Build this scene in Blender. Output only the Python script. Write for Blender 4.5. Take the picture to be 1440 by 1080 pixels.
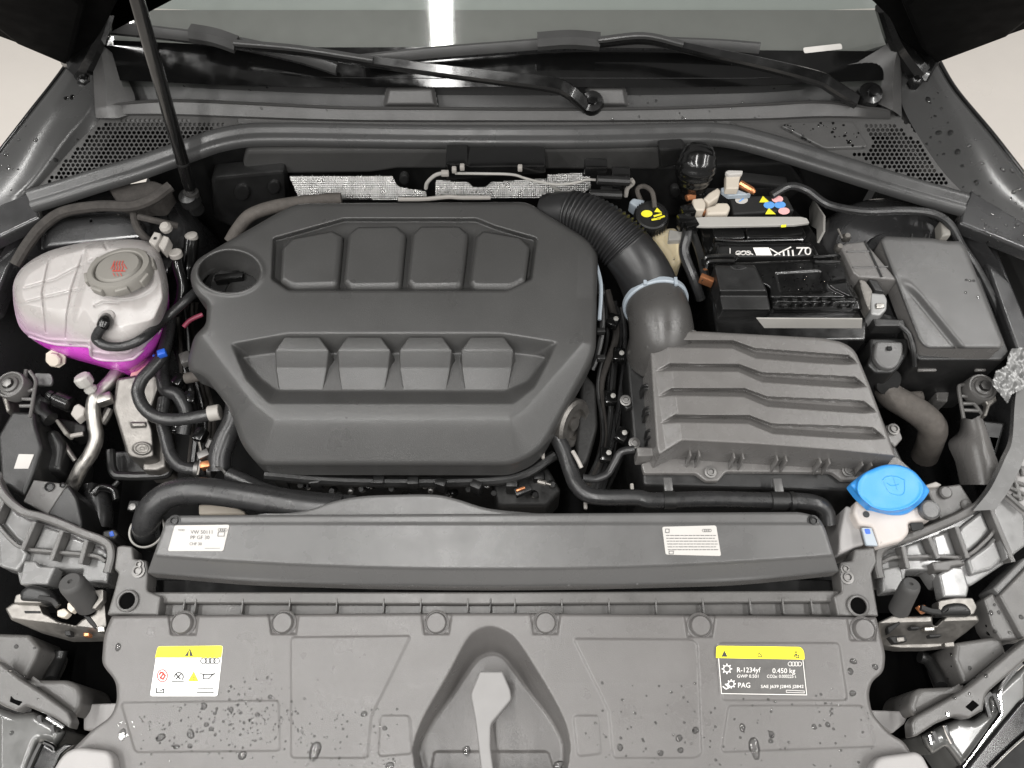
import bpy, bmesh, math, random
import numpy as np
from mathutils import Vector, Matrix
from mathutils.geometry import delaunay_2d_cdt
random.seed(7)
np.random.seed(7)
for o in list(bpy.data.objects):
    bpy.data.objects.remove(o)
scene = bpy.context.scene
COL = scene.collection

# ------------------------------------------------------------------ camera
F = 1082.0; H = 1.03; PITCH = math.radians(60)
FW = np.array([0, math.cos(PITCH), -math.sin(PITCH)])
UP = np.array([0, math.sin(PITCH), math.cos(PITCH)])
cam_d = bpy.data.cameras.new('camera'); cam = bpy.data.objects.new('camera', cam_d); COL.objects.link(cam)
cam.location = (0, 0, H); cam.rotation_euler = (math.pi/2 - PITCH, 0, 0)
cam_d.sensor_width = 36; cam_d.lens = 36*F/1440; cam_d.clip_start = .02; cam_d.clip_end = 60
scene.camera = cam
scene.render.resolution_x = 1024; scene.render.resolution_y = 768

# ------------------------------------------------------------------ light: a hall with rows of ceiling tubes
w = bpy.data.worlds.new('World'); scene.world = w; w.use_nodes = True
bg = w.node_tree.nodes['Background']
bg.inputs[0].default_value = (1.0, .98, .955, 1); bg.inputs[1].default_value = .24
def strip_light(x, y, ln, power, wd=.09, z=2.6):
    d = bpy.data.lights.new('ceiling_tube', 'AREA'); d.shape = 'RECTANGLE'; d.size = wd; d.size_y = ln
    d.energy = power; d.color = (1, .985, .96)
    o = bpy.data.objects.new('ceiling_tube', d); COL.objects.link(o); o.location = (x, y, z)
for x, p in ((-1.72, 70), (-.31, 70), (2.0, 70), (3.4, 60), (-3.1, 60)):
    strip_light(x, -1.1, 5.2, p*1.58)
vs = scene.view_settings
vs.view_transform = 'Standard'; vs.look = 'None'; vs.exposure = 0.0; vs.gamma = 1.0; vs.use_curve_mapping = False
scene.render.engine = 'CYCLES'

# ------------------------------------------------------------------ pixel -> place helpers (the engine bay is a plane that climbs towards the windscreen)
S = .17
def ray(px, py):
    return FW + np.array([1., 0, 0])*((px-720)/F) + UP*((540-py)/F)
def P(px, py, off=0., s=S):
    d = ray(px, py); t = (off - s*.2 - H)/(d[2] - s*d[1])
    return Vector((t*d[0], t*d[1], H+t*d[2]))
def Pn(X, Y, OFF, s=S):
    u = (X-720)/F; v = (540-Y)/F
    dx = u; dy = FW[1]+UP[1]*v; dz = FW[2]+UP[2]*v
    t = (OFF - s*.2 - H)/(dz - s*dy)
    return np.stack([t*dx, t*dy, H+t*dz], -1)
def PL(px, py, p0, n):
    d = Vector(ray(px, py)); o = Vector((0, 0, H)); t = (Vector(p0)-o).dot(n)/d.dot(n)
    return o + d*t
def zoom(x0, y0, k):
    return lambda pts: [(x0+p[0]/k, y0+p[1]/k) + tuple(p[2:]) for p in pts]
zA = zoom(0,0,3); zB = zoom(480,0,3); zC = zoom(960,0,3); zD = zoom(0,300,3.6); zE = zoom(0,500,3.6); zF = zoom(0,780,3.6)
zG = zoom(240,260,2.25); zH = zoom(840,200,3.6); zI = zoom(1140,250,4.8); zJ = zoom(840,440,3.1756); zK = zoom(1140,475,4.8)
zL = zoom(1100,640,4.235); zM = zoom(1040,825,3.6); zN = zoom(400,820,2.25); zO = zoom(0,640,6); zQ = zoom(0,800,6); zR = zoom(0,900,6)
zS = zoom(1200,500,6); zT = zoom(1200,640,6); zU = zoom(1200,780,6); zV = zoom(1200,900,6); zW = zoom(740,440,3.6); zX = zoom(0,480,6)
zY = zoom(160,300,6); zZ = zoom(180,500,4.5); za = zoom(900,240,7.2); zb = zoom(980,340,5.143); zc = zoom(200,890,10.286); zd = zoom(990,890,9); ze = zoom(560,210,4)

def catmull(pts, n):
    pts = [Vector(p) for p in pts]
    if len(pts) == 2: return [pts[0].lerp(pts[1], i/n) for i in range(n+1)]
    e = [pts[0]*2-pts[1]] + pts + [pts[-1]*2-pts[-2]]
    seg = len(pts)-1; out = []
    for i in range(n+1):
        t = i/n*seg; k = min(int(t), seg-1); f = t-k
        a, b, c, d = e[k:k+4]
        out.append(.5*((2*b) + (c-a)*f + (2*a-5*b+4*c-d)*f*f + (3*b-a-3*c+d)*f**3))
    return out
def fillet(pts, r, n=5):
    out = []; m = len(pts)
    for i in range(m):
        p0, p1, p2 = [np.array(pts[(i+k) % m][:2], float) for k in (-1, 0, 1)]
        rr = pts[i][2] if len(pts[i]) > 2 else r
        a = p0-p1; b = p2-p1; la = np.linalg.norm(a); lb = np.linalg.norm(b)
        q = min(rr, la*.48, lb*.48)
        if q < .05: out.append(tuple(p1)); continue
        A = p1+a/la*q; B = p1+b/lb*q
        for k in range(n+1):
            t = k/n; out.append(tuple(A*(1-t)**2 + p1*2*t*(1-t) + B*t*t))
    return out
def smooth_poly(pts, n=60):
    m = len(pts); q = [Vector((p[0], p[1], 0)) for p in pts]; out = []
    per = max(2, n//m)
    for i in range(m):
        a, b, c, d = q[(i-1) % m], q[i], q[(i+1) % m], q[(i+2) % m]
        for k in range(per):
            f = k/per
            v = .5*((2*b) + (c-a)*f + (2*a-5*b+4*c-d)*f*f + (3*b-a-3*c+d)*f**3); out.append((v.x, v.y))
    return out
def circ(cx, cy, rx, ry=None, n=28, a0=0, a1=360):
    ry = rx if ry is None else ry
    m = n if a1-a0 >= 360 else n+1
    return [(cx+rx*math.cos(math.radians(a0+(a1-a0)*i/n)), cy+ry*math.sin(math.radians(a0+(a1-a0)*i/n))) for i in range(m)]
def sdf(poly, X, Y):
    d = np.full(X.shape, 1e9); ins = np.zeros(X.shape, bool); m = len(poly)
    for i in range(m):
        x0, y0 = poly[i][:2]; x1, y1 = poly[(i+1) % m][:2]
        ex, ey = x1-x0, y1-y0; L = ex*ex+ey*ey+1e-12
        t = np.clip(((X-x0)*ex+(Y-y0)*ey)/L, 0, 1)
        d = np.minimum(d, (X-x0-t*ex)**2+(Y-y0-t*ey)**2)
        c = ((y0 > Y) != (y1 > Y)) & (X < (x1-x0)*(Y-y0)/((y1-y0) if abs(y1-y0) > 1e-9 else 1e-9)+x0)
        ins ^= c
    d = np.sqrt(d); return np.where(ins, d, -d)
def sst(a, b, x):
    t = np.clip((x-a)/(b-a), 0, 1); return t*t*(3-2*t)
def lin(a, b, x): return np.clip((x-a)/(b-a), 0, 1)
def rover(d, r, h):          # rounded-over rim: 0 inside, falls to -h at the outline
    t = np.clip(1-d/r, 0, 1); return -h*(1-np.sqrt(np.clip(1-t*t, 0, 1)))

class MB:
    def __init__(s): s.v = []; s.f = []
    def add(s, vs, fs):
        b = len(s.v); s.v.extend(Vector(v) for v in vs); s.f.extend(tuple(i+b for i in f) for f in fs); return s
    def merge(s, o): return s.add(o.v, o.f)
def wl(o):
    l = Vector((0, 0, 0))
    while o: l = l+o.location; o = o.parent
    return l
def mk(mb, name, mat, root=None, sharp=35, loc=None):
    base = wl(root) if root else Vector(loc if loc is not None else (0, 0, 0))
    me = bpy.data.meshes.new(name)
    me.from_pydata([tuple(v-base) for v in mb.v], [], mb.f)
    bm = bmesh.new(); bm.from_mesh(me); bmesh.ops.remove_doubles(bm, verts=bm.verts, dist=1e-6); bmesh.ops.dissolve_degenerate(bm, dist=2e-6, edges=bm.edges)
    bmesh.ops.recalc_face_normals(bm, faces=bm.faces); bm.to_mesh(me); bm.free()
    me.shade_smooth()
    for pg in me.polygons:
        if len(pg.vertices) > 5: pg.use_smooth = False
    if sharp < 179: me.set_sharp_from_angle(angle=math.radians(sharp))
    o = bpy.data.objects.new(name, me); COL.objects.link(o)
    if mat: me.materials.append(M[mat])
    if root: o.parent = root
    else: o.location = base
    return o
def thing(name, label, cat, loc, group=None):
    o = bpy.data.objects.new(name, None); COL.objects.link(o); o.location = loc; o.empty_display_size = .02
    o['label'] = label; o['category'] = cat
    if group: o['group'] = group
    return o
def tag(o, label, cat, group=None, kind=None):
    o['label'] = label; o['category'] = cat
    if group: o['group'] = group
    if kind: o['kind'] = kind
    return o
def solo(mb, name, mat, label, cat, group=None, kind=None, sharp=35):
    c = sum(mb.v, Vector())/len(mb.v); c.z = min(v.z for v in mb.v)
    return tag(mk(mb, name, mat, None, sharp, c), label, cat, group, kind)
def dup(o, loc, parent=None, rot=None):     # one more of an alike piece, sharing its mesh
    c = o.copy(); COL.objects.link(c); c.parent = parent or o.parent
    c.location = Vector(loc) - wl(c.parent)
    if rot: c.rotation_euler = rot
    return c

# ------------------------------------------------------------------ shapes
def rp(depth, r, top=0., n=4):              # wall with a rounded top edge
    out = [(0, top-depth), (0, top-r)]
    for k in range(1, n+1):
        a = math.pi/2*k/n; out.append((r*(1-math.cos(a)), top-r+r*math.sin(a)))
    out.append((r+.0006, top)); return out
def slab(outline, off, prof, s=S, cap=True, base=False):
    pts = [P(p[0], p[1], off, s) for p in outline]
    return slab3([(p.x, p.y) for p in pts], lambda x, y: s*(y-.2)+off, prof, cap, base)
def inset(q, e, nrm, b, ins):
    r = q+b*ins
    if ins <= 0: return r
    m = len(q); en = np.roll(r, -1, 0)-r; bad = (en*e).sum(1) <= 1e-7
    if not bad.any() or bad.all(): return r
    st = int(np.nonzero(~bad)[0][0]); i = 0
    while i < m:
        k = (st+i) % m
        if bad[k]:
            n = 0
            while bad[(k+n) % m]: n += 1
            a, c = (k-1) % m, (k+n) % m
            p1, d1 = q[a]+nrm[a]*ins, e[a]; p2, d2 = q[c]+nrm[c]*ins, e[c]
            det = d1[0]*d2[1]-d1[1]*d2[0]; vs_ = [(k+t) % m for t in range(n+1)]
            x = p1+d1*(((p2-p1)[0]*d2[1]-(p2-p1)[1]*d2[0])/det) if abs(det) > .05 else r[vs_].mean(0)
            if np.linalg.norm(x-q[vs_].mean(0)) > 4*ins+.004: x = r[vs_].mean(0)
            r[vs_] = x; i += n
        else: i += 1
    return r
def slab3(xy, zf, prof, cap=True, base=False):
    m = len(xy); a = sum(xy[i][0]*xy[(i+1) % m][1]-xy[(i+1) % m][0]*xy[i][1] for i in range(m))
    if a < 0: xy = xy[::-1]
    q = np.array(xy, float); e = np.roll(q, -1, 0)-q; L = np.linalg.norm(e, axis=1)[:, None]; e = e/np.maximum(L, 1e-9)
    nrm = np.stack([-e[:, 1], e[:, 0]], 1); n0 = np.roll(nrm, 1, 0); b = n0+nrm
    b = b/np.maximum(np.linalg.norm(b, axis=1)[:, None], 1e-6); c = np.clip((b*nrm).sum(1), .45, 1)[:, None]; b = b/c
    mb = MB(); vs = []; fs = []
    for (ins, dz) in prof:
        r = inset(q, e, nrm, b, ins)
        for i in range(m): vs.append((r[i, 0], r[i, 1], zf(r[i, 0], r[i, 1])+dz))
    k = len(prof)
    for j in range(k-1):
        for i in range(m):
            i2 = (i+1) % m; fs.append((j*m+i, j*m+i2, (j+1)*m+i2, (j+1)*m+i))
    if cap:                                 # clean triangulated top, with vertices of its own
        top_ = vs[(k-1)*m:k*m]; n0_ = len(vs)
        cv, _, cf, *_ = delaunay_2d_cdt([Vector((p[0], p[1])) for p in top_], [], [list(range(m))], 1, 2e-5)
        dz = prof[-1][1]+2e-5
        vs += [(p.x, p.y, zf(p.x, p.y)+dz) for p in cv]; fs += [tuple(n0_+i for i in f) for f in cf]
    if base: fs.append(tuple(reversed(range(m))))
    return mb.add(vs, fs)
def field(bounds, step, hfun, keep=None, s=S, snap=None):
    x0, y0, x1, y1 = bounds
    if isinstance(keep, list): snap, keep = keep, None
    if snap is not None: x0 -= step*2; y0 -= step*2; x1 += step*2; y1 += step*2
    nx = int((x1-x0)/step)+1; ny = int((y1-y0)/step)+1
    X, Y = np.meshgrid(np.linspace(x0, x1, nx), np.linspace(y0, y1, ny))
    K = np.ones(X.shape, bool) if keep is None else keep(X, Y)
    if snap is not None:                    # pull the rim vertices exactly onto the outline
        d = sdf(snap, X, Y); K &= d > -1.25*step; e = .05
        for _ in range(2):
            d = sdf(snap, X, Y); gx = (sdf(snap, X+e, Y)-sdf(snap, X-e, Y))/(2*e); gy = (sdf(snap, X, Y+e)-sdf(snap, X, Y-e))/(2*e)
            m = d < 0; X = np.where(m, X-d*gx, X); Y = np.where(m, Y-d*gy, Y)
    Hh = hfun(X, Y); V = Pn(X, Y, Hh, s).reshape(-1, 3)
    f = K[:-1, :-1] & K[1:, :-1] & K[:-1, 1:] & K[1:, 1:]
    mb = MB(); idx = np.full(nx*ny, -1); jj, ii = np.nonzero(f)
    quads = np.stack([jj*nx+ii, (jj+1)*nx+ii, (jj+1)*nx+ii+1, jj*nx+ii+1], 1)
    used = np.unique(quads); idx[used] = np.arange(len(used))
    mb.v = [Vector(v) for v in V[used]]; mb.f = [tuple(int(t) for t in q) for q in idx[quads]]
    return mb
def frames(pts):
    T = [(pts[min(i+1, len(pts)-1)]-pts[max(i-1, 0)]).normalized() for i in range(len(pts))]
    u = T[0].orthogonal().normalized(); out = []
    for t in T:
        u = (u - t*u.dot(t)).normalized(); out.append((t, u, t.cross(u)))
    return out
def tube(pts, r, n=12, seg=8, cap=True, smooth=True):
    pts = [Vector(p) for p in pts]
    N = seg*(len(pts)-1)
    path = catmull(pts, N) if smooth else pts
    rs = r if isinstance(r, (list, tuple)) else [r]
    m = len(path); mb = MB(); vs = []; fs = []
    for i, (t, u, w_) in enumerate(frames(path)):
        q = i/(m-1)*(len(rs)-1); k = min(int(q), max(len(rs)-2, 0)); rr = rs[0] if len(rs) == 1 else rs[k]+(rs[k+1]-rs[k])*(q-k)
        for j in range(n):
            a = 2*math.pi*j/n; vs.append(path[i]+(u*math.cos(a)+w_*math.sin(a))*rr)
    for i in range(m-1):
        for j in range(n):
            j2 = (j+1) % n; fs.append((i*n+j, i*n+j2, (i+1)*n+j2, (i+1)*n+j))
    if cap: fs.append(tuple(reversed(range(n)))); fs.append(tuple((m-1)*n+j for j in range(n)))
    return mb.add(vs, fs)
def sweep(pts, prof, seg=6, cap=True, smooth=True, up=(0, 0, 1), closed=True):
    # prof: (side, up) pairs in metres; side points to the right of travel
    pts = [Vector(p) for p in pts]; path = catmull(pts, seg*(len(pts)-1)) if smooth else pts
    m = len(path); n = len(prof); vs = []; fs = []; up = Vector(up)
    for i in range(m):
        t = (path[min(i+1, m-1)]-path[max(i-1, 0)]).normalized(); sd = t.cross(up).normalized(); u2 = sd.cross(t)
        for a, b in prof: vs.append(path[i]+sd*a+u2*b)
    for i in range(m-1):
        for j in range(n if closed else n-1):
            j2 = (j+1) % n; fs.append((i*n+j, i*n+j2, (i+1)*n+j2, (i+1)*n+j))
    if cap and closed: fs.append(tuple(reversed(range(n)))); fs.append(tuple((m-1)*n+j for j in range(n)))
    return MB().add(vs, fs)
def rrect(w, h, c=.0015):                   # bar section, base at 0
    return [(-w/2, 0), (w/2, 0), (w/2, h-c), (w/2-c, h), (-w/2+c, h), (-w/2, h-c)]
def lathe(c, ax, prof, n=24, cap=True):
    ax = Vector(ax).normalized(); u = ax.orthogonal().normalized(); w_ = ax.cross(u); c = Vector(c); vs = []; fs = []; m = len(prof)
    for r, h in prof:
        for j in range(n):
            a = 2*math.pi*j/n; vs.append(c+ax*h+(u*math.cos(a)+w_*math.sin(a))*r)
    for i in range(m-1):
        for j in range(n):
            j2 = (j+1) % n; fs.append((i*n+j, i*n+j2, (i+1)*n+j2, (i+1)*n+j))
    if cap: fs.append(tuple(reversed(range(n)))); fs.append(tuple((m-1)*n+j for j in range(n)))
    return MB().add(vs, fs)
def loft(lines, n=24, thick=0):
    R = [catmull(l, n) for l in lines]; vs = [p for r in R for p in r]; k = n+1
    fs = [(i*k+j, i*k+j+1, (i+1)*k+j+1, (i+1)*k+j) for i in range(len(R)-1) for j in range(n)]
    return MB().add(vs, fs)
def box(c, sx, sy, sz, rz=0, rx=0, ry=0, bev=.0015):
    mat = Matrix.Translation(Vector(c)) @ Matrix.Rotation(rz, 4, 'Z') @ Matrix.Rotation(ry, 4, 'Y') @ Matrix.Rotation(rx, 4, 'X')
    bm = bmesh.new(); bmesh.ops.create_cube(bm, size=1)
    for v in bm.verts: v.co = Vector((v.co.x*sx, v.co.y*sy, v.co.z*sz))
    if bev > 0: bmesh.ops.bevel(bm, geom=bm.edges[:], offset=bev, segments=2, affect='EDGES', profile=.5)
    bm.verts.ensure_lookup_table(); mb = MB()
    mb.add([mat @ v.co for v in bm.verts], [tuple(v.index for v in f.verts) for f in bm.faces]); bm.free(); return mb
SL = math.atan(S)
def at(px, py, off=0, dz=0): return P(px, py, off)+Vector((0, 0, dz))
NB = Vector((0, -S, 1)).normalized()         # normal of the bay plane
def text(body, px, py, hpx, off, mat, root, s=S, rot=0, wpx=None, name='lettering', center=True, lift=.0004, shear=0):
    cu = bpy.data.curves.new('t', 'FONT'); cu.body = body; cu.align_x = 'CENTER' if center else 'LEFT'; cu.align_y = 'CENTER'
    cu.resolution_u = 3
    ob = bpy.data.objects.new('t', cu); COL.objects.link(ob)
    dg = bpy.context.evaluated_depsgraph_get(); me = bpy.data.meshes.new_from_object(ob.evaluated_get(dg))
    bpy.data.objects.remove(ob)
    if not len(me.vertices): return None
    xs = [v.co.x for v in me.vertices]; ys = [v.co.y for v in me.vertices]
    hh = .72
    kx = (wpx/(max(xs)-min(xs))) if wpx else hpx/hh
    ca, sa = math.cos(rot), math.sin(rot); mb = MB(); vs = []
    for v in me.vertices:
        x = v.co.x*kx; y = v.co.y*hpx/hh; x += y*shear
        vs.append(P(px + x*ca - y*sa, py - (x*sa + y*ca), off+lift, s))
    mb.add(vs, [tuple(p.vertices) for p in me.polygons]); bpy.data.meshes.remove(me)
    return mk(mb, name, mat, root)
def flat(poly, off, s=S, lift=.0004):       # a printed patch lying on a plane
    return MB().add([P(p[0], p[1], off+lift, s) for p in poly], [tuple(range(len(poly)))])
def line(pts, wpx, off, s=S, lift=.0006, close=False):
    mb = MB(); q = [np.array(p[:2], float) for p in pts]
    if close: q = q+[q[0]]
    for a, b in zip(q[:-1], q[1:]):
        d = b-a; L = np.linalg.norm(d)
        if L < 1e-6: continue
        n = np.array([-d[1], d[0]])/L*wpx/2; e = d/L*wpx*.3
        mb.add([P(*(a-e+n), off+lift, s), P(*(a-e-n), off+lift, s), P(*(b+e-n), off+lift, s), P(*(b+e+n), off+lift, s)], [(0, 1, 2, 3)])
    return mb
def rings(cx, cy, r, off, wpx, s=S, gap=1.45, lift=.0006):
    mb = MB()
    for k in range(4): mb.merge(line(circ(cx+(k-1.5)*r*gap, cy, r, r*.95, 18), wpx, off, s, lift+.00005*k, True))
    return mb

# ------------------------------------------------------------------ materials
M = {}
def srgb(r, g, b):
    f = lambda c: (c/255/12.92 if c/255 <= .04045 else ((c/255+.055)/1.055)**2.4)
    return (f(r), f(g), f(b))
def mat(name, col, rough=.5, metal=0., bump=.0, bscale=900., var=.12, vscale=14., rvar=.08, spec=.5, coat=0., sss=0., trans=0., ior=1.5, scol=None, aniso=None, crough=.05, dust=0.):
    m = bpy.data.materials.new(name); m.use_nodes = True; nt = m.node_tree; N = nt.nodes; Lk = nt.links
    b = N['Principled BSDF']; b.inputs['Metallic'].default_value = metal; b.inputs['Roughness'].default_value = rough
    b.inputs['Specular IOR Level'].default_value = spec; b.inputs['IOR'].default_value = ior
    b.inputs['Coat Weight'].default_value = coat; b.inputs['Coat Roughness'].default_value = crough
    b.inputs['Transmission Weight'].default_value = trans
    if sss:
        b.inputs['Subsurface Weight'].default_value = sss; b.inputs['Subsurface Radius'].default_value = scol or (.02, .02, .02); b.inputs['Subsurface Scale'].default_value = .5
    tc = N.new('ShaderNodeTexCoord')
    nz = N.new('ShaderNodeTexNoise'); nz.inputs['Scale'].default_value = vscale; nz.inputs['Detail'].default_value = 6; nz.inputs['Roughness'].default_value = .65
    Lk.new(tc.outputs['Object'], nz.inputs['Vector'])
    rmp = N.new('ShaderNodeMapRange'); rmp.inputs[1].default_value = .25; rmp.inputs[2].default_value = .75; rmp.inputs[3].default_value = 1-var; rmp.inputs[4].default_value = 1+var
    Lk.new(nz.outputs['Fac'], rmp.inputs[0])
    mx = N.new('ShaderNodeMix'); mx.data_type = 'RGBA'; mx.blend_type = 'MULTIPLY'; mx.inputs[0].default_value = 1
    mx.inputs[6].default_value = (*col, 1); Lk.new(rmp.outputs[0], mx.inputs[7])
    last = mx.outputs[2]
    if dust:
        n3 = N.new('ShaderNodeTexNoise'); n3.inputs['Scale'].default_value = 330; n3.inputs['Detail'].default_value = 3; Lk.new(tc.outputs['Object'], n3.inputs['Vector'])
        r3 = N.new('ShaderNodeMapRange'); r3.inputs[1].default_value = .56; r3.inputs[2].default_value = .8; r3.inputs[3].default_value = 0; r3.inputs[4].default_value = dust; Lk.new(n3.outputs['Fac'], r3.inputs[0])
        m2 = N.new('ShaderNodeMix'); m2.data_type = 'RGBA'; m2.inputs[7].default_value = (.3, .28, .25, 1); Lk.new(r3.outputs[0], m2.inputs[0]); Lk.new(last, m2.inputs[6]); last = m2.outputs[2]
    Lk.new(last, b.inputs['Base Color'])
    r2 = N.new('ShaderNodeMapRange'); r2.inputs[1].default_value = .3; r2.inputs[2].default_value = .7; r2.inputs[3].default_value = max(0, rough-rvar); r2.inputs[4].default_value = min(1, rough+rvar)
    n4 = N.new('ShaderNodeTexNoise'); n4.inputs['Scale'].default_value = vscale*2.7; n4.inputs['Detail'].default_value = 5; Lk.new(tc.outputs['Object'], n4.inputs['Vector'])
    Lk.new(n4.outputs['Fac'], r2.inputs[0]); Lk.new(r2.outputs[0], b.inputs['Roughness'])
    if bump:
        n2 = N.new('ShaderNodeTexNoise'); n2.inputs['Scale'].default_value = bscale; n2.inputs['Detail'].default_value = 3; Lk.new(tc.outputs['Object'], n2.inputs['Vector'])
        bp = N.new('ShaderNodeBump'); bp.inputs['Strength'].default_value = bump; bp.inputs['Distance'].default_value = .0006
        Lk.new(n2.outputs['Fac'], bp.inputs['Height']); Lk.new(bp.outputs['Normal'], b.inputs['Normal'])
    M[name] = m; return m
mat('cover_plastic', (.048, .0475, .0465), .32, bump=.45, bscale=1000, var=.10, vscale=5, dust=.04, rvar=.06)
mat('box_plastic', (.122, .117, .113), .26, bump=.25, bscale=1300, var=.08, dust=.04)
mat('trim_plastic', (.108, .103, .100), .32, bump=.4, bscale=1000, var=.08, vscale=8, dust=.04)
mat('slab_plastic', (.088, .087, .086), .3, bump=.2, bscale=1300, var=.06, vscale=8, dust=.03)
mat('carrier_plastic', (.085, .082, .079), .33, bump=.3, bscale=700, var=.15, dust=.06)
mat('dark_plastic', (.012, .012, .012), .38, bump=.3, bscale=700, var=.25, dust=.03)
mat('black_gloss', (.006, .006, .006), .2, bump=.05, var=.3, coat=.3)
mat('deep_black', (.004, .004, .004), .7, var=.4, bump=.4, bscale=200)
mat('cast_dark', (.015, .0147, .0142), .55, metal=.3, bump=.8, bscale=260, var=.4)
mat('rubber', (.021, .021, .0215), .3, bump=.2, bscale=900, var=.2, vscale=30, dust=.05)
mat('seal_rubber', (.052, .052, .052), .32, bump=.2, bscale=900, var=.08, vscale=12)
mat('cloth_hose', (.07, .062, .055), .8, bump=.9, bscale=500, var=.3, vscale=60)
mat('body_paint', (.062, .062, .0615), .24, metal=.2, var=.06, vscale=5, coat=.25, crough=.2)
mat('bay_paint', (.042, .042, .043), .26, metal=.4, var=.15, vscale=9, coat=.5, crough=.15)
mat('hood_inner', (.003, .003, .003), .7, var=.2, spec=.04)
mat('cowl_plastic', (.068, .067, .066), .42, bump=.5, bscale=900, var=.10, vscale=10, dust=.06)
mat('tank_white', srgb(158, 154, 152), .3, sss=.35, scol=(.03, .025, .025), var=.04, bump=.25, bscale=90)
mat('coolant', (.60, .075, .54), .3, sss=.4, scol=(.03, .005, .03), var=.12, vscale=20)
mat('cap_grey', (.20, .19, .172), .55, bump=.25, var=.06)
mat('red_print', srgb(190, 60, 48), .6, var=.05)
mat('aluminium', (.42, .405, .38), .4, metal=1., var=.12, vscale=40, bump=.25, bscale=400, rvar=.12)
mat('cast_alu', (.20, .19, .178), .5, metal=.9, var=.18, vscale=30, bump=.7, bscale=350)
mat('zinc', (.24, .228, .212), .5, metal=.9, var=.18, vscale=50, bump=.3, bscale=300)
mat('steel', (.20, .195, .19), .5, metal=1., var=.1, bump=.1)
mat('chrome', (.8, .8, .8), .06, metal=1., var=.05, rvar=.03)
mat('copper', (.62, .26, .12), .35, metal=.8, var=.15)
mat('foil', (.30, .30, .297), .5, metal=.6, var=.1)
mat('lens_grey', (.10, .10, .097), .2, var=.08, coat=.4, crough=.12)
mat('blue_plastic', srgb(58, 142, 214), .38, var=.03, sss=.12, scol=(.004, .008, .01), bump=.1)
mat('blue_clip', srgb(40, 90, 190), .4, var=.05)
mat('grey_blue', (.30, .34, .38), .4, var=.08)
mat('neck_white', srgb(176, 169, 164), .45, sss=.2, scol=(.02, .018, .016), var=.05)
mat('brake_white', srgb(206, 192, 160), .45, sss=.3, scol=(.02, .018, .012), var=.06)
mat('clip_white', srgb(150, 146, 141), .5, var=.06)
mat('label_white', srgb(240, 240, 238), .5, var=.02)
mat('label_grey', srgb(176, 173, 169), .5, var=.03)
mat('label_yellow', (.93, .84, .012), .5, var=.02)
mat('print_black', (.03, .03, .03), .6, var=.05)
mat('print_grey', (.10, .10, .10), .6, var=.05)
mat('print_white', srgb(225, 222, 218), .55, var=.03)
mat('yellow_print', (.78, .70, .03), .5, var=.05)
mat('blue_print', srgb(90, 150, 215), .5, var=.05)
mat('pink_print', srgb(228, 170, 170), .5, var=.05)
mat('strap_grey', (.34, .33, .31), .45, var=.08, bump=.2)
mat('handle_grey', (.19, .185, .182), .5, var=.04, bump=.2, bscale=1200)
mat('pad_grey', (.28, .27, .265), .5, var=.04, bump=.3, bscale=1200)
mat('buffer_rubber', (.05, .049, .048), .62, var=.08, bump=.3, bscale=600)
mat('wet_plastic', (.15, .149, .147), .24, var=.1, vscale=25, coat=.4, crough=.12)
mat('floor_tile', srgb(214, 208, 201), .35, var=.05, vscale=2.5)
mat('frit', (.004, .004, .004), .12, var=.05)
mat('dash', (.03, .03, .03), .6, var=.1)
mat('wiper_grey', (.035, .035, .0345), .36, var=.1, bump=.2)
mat('loom', (.035, .031, .028), .85, bump=.9, bscale=420, var=.35, vscale=80)
mat('beige_part', srgb(186, 177, 164), .5, var=.06)

def glass_material():
    m = bpy.data.materials.new('windshield_glass'); m.use_nodes = True; nt = m.node_tree; nt.nodes.clear(); N = nt.nodes.new
    o = N('ShaderNodeOutputMaterial'); mx = N('ShaderNodeMixShader'); t = N('ShaderNodeBsdfTransparent'); g = N('ShaderNodeBsdfGlossy'); f = N('ShaderNodeFresnel')
    t.inputs[0].default_value = (.80, .82, .80, 1); g.inputs['Roughness'].default_value = .045; f.inputs[0].default_value = 1.52
    nt.links.new(f.outputs[0], mx.inputs[0]); nt.links.new(t.outputs[0], mx.inputs[1]); nt.links.new(g.outputs[0], mx.inputs[2]); nt.links.new(mx.outputs[0], o.inputs[0])
    M['glass_dark'] = m
glass_material()
def water_material():
    m = bpy.data.materials.new('water'); m.use_nodes = True; nt = m.node_tree; nt.nodes.clear(); N = nt.nodes.new
    o = N('ShaderNodeOutputMaterial'); mx = N('ShaderNodeMixShader'); t = N('ShaderNodeBsdfTransparent'); g = N('ShaderNodeBsdfGlossy'); f = N('ShaderNodeFresnel')
    lw_ = N('ShaderNodeLayerWeight'); lw_.inputs[0].default_value = .35; cr = N('ShaderNodeMix'); cr.data_type = 'RGBA'; cr.inputs[6].default_value = (.93, .93, .93, 1); cr.inputs[7].default_value = (.38, .38, .38, 1)
    nt.links.new(lw_.outputs['Facing'], cr.inputs[0]); nt.links.new(cr.outputs[2], t.inputs[0])
    g.inputs['Roughness'].default_value = .02; f.inputs[0].default_value = 1.5
    nt.links.new(f.outputs[0], mx.inputs[0]); nt.links.new(t.outputs[0], mx.inputs[1]); nt.links.new(g.outputs[0], mx.inputs[2]); nt.links.new(mx.outputs[0], o.inputs[0])
    M['water'] = m
water_material()
mat('tray_plastic', (.042, .042, .042), .45, bump=.4, bscale=900, var=.12, vscale=10, dust=.05)
mat('duct_plastic', (.055, .053, .051), .3, bump=.2, bscale=1300, var=.08)  # airbox plastic darkened for the shade of the hood on the snout
mat('red_wire', (.30, .05, .09), .45, var=.1)
mat('duct_rubber', (.016, .016, .0165), .36, bump=.2, bscale=900, var=.15)
mat('shield_metal', (.27, .267, .26), .30, metal=.9, var=.15, vscale=30)
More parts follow.
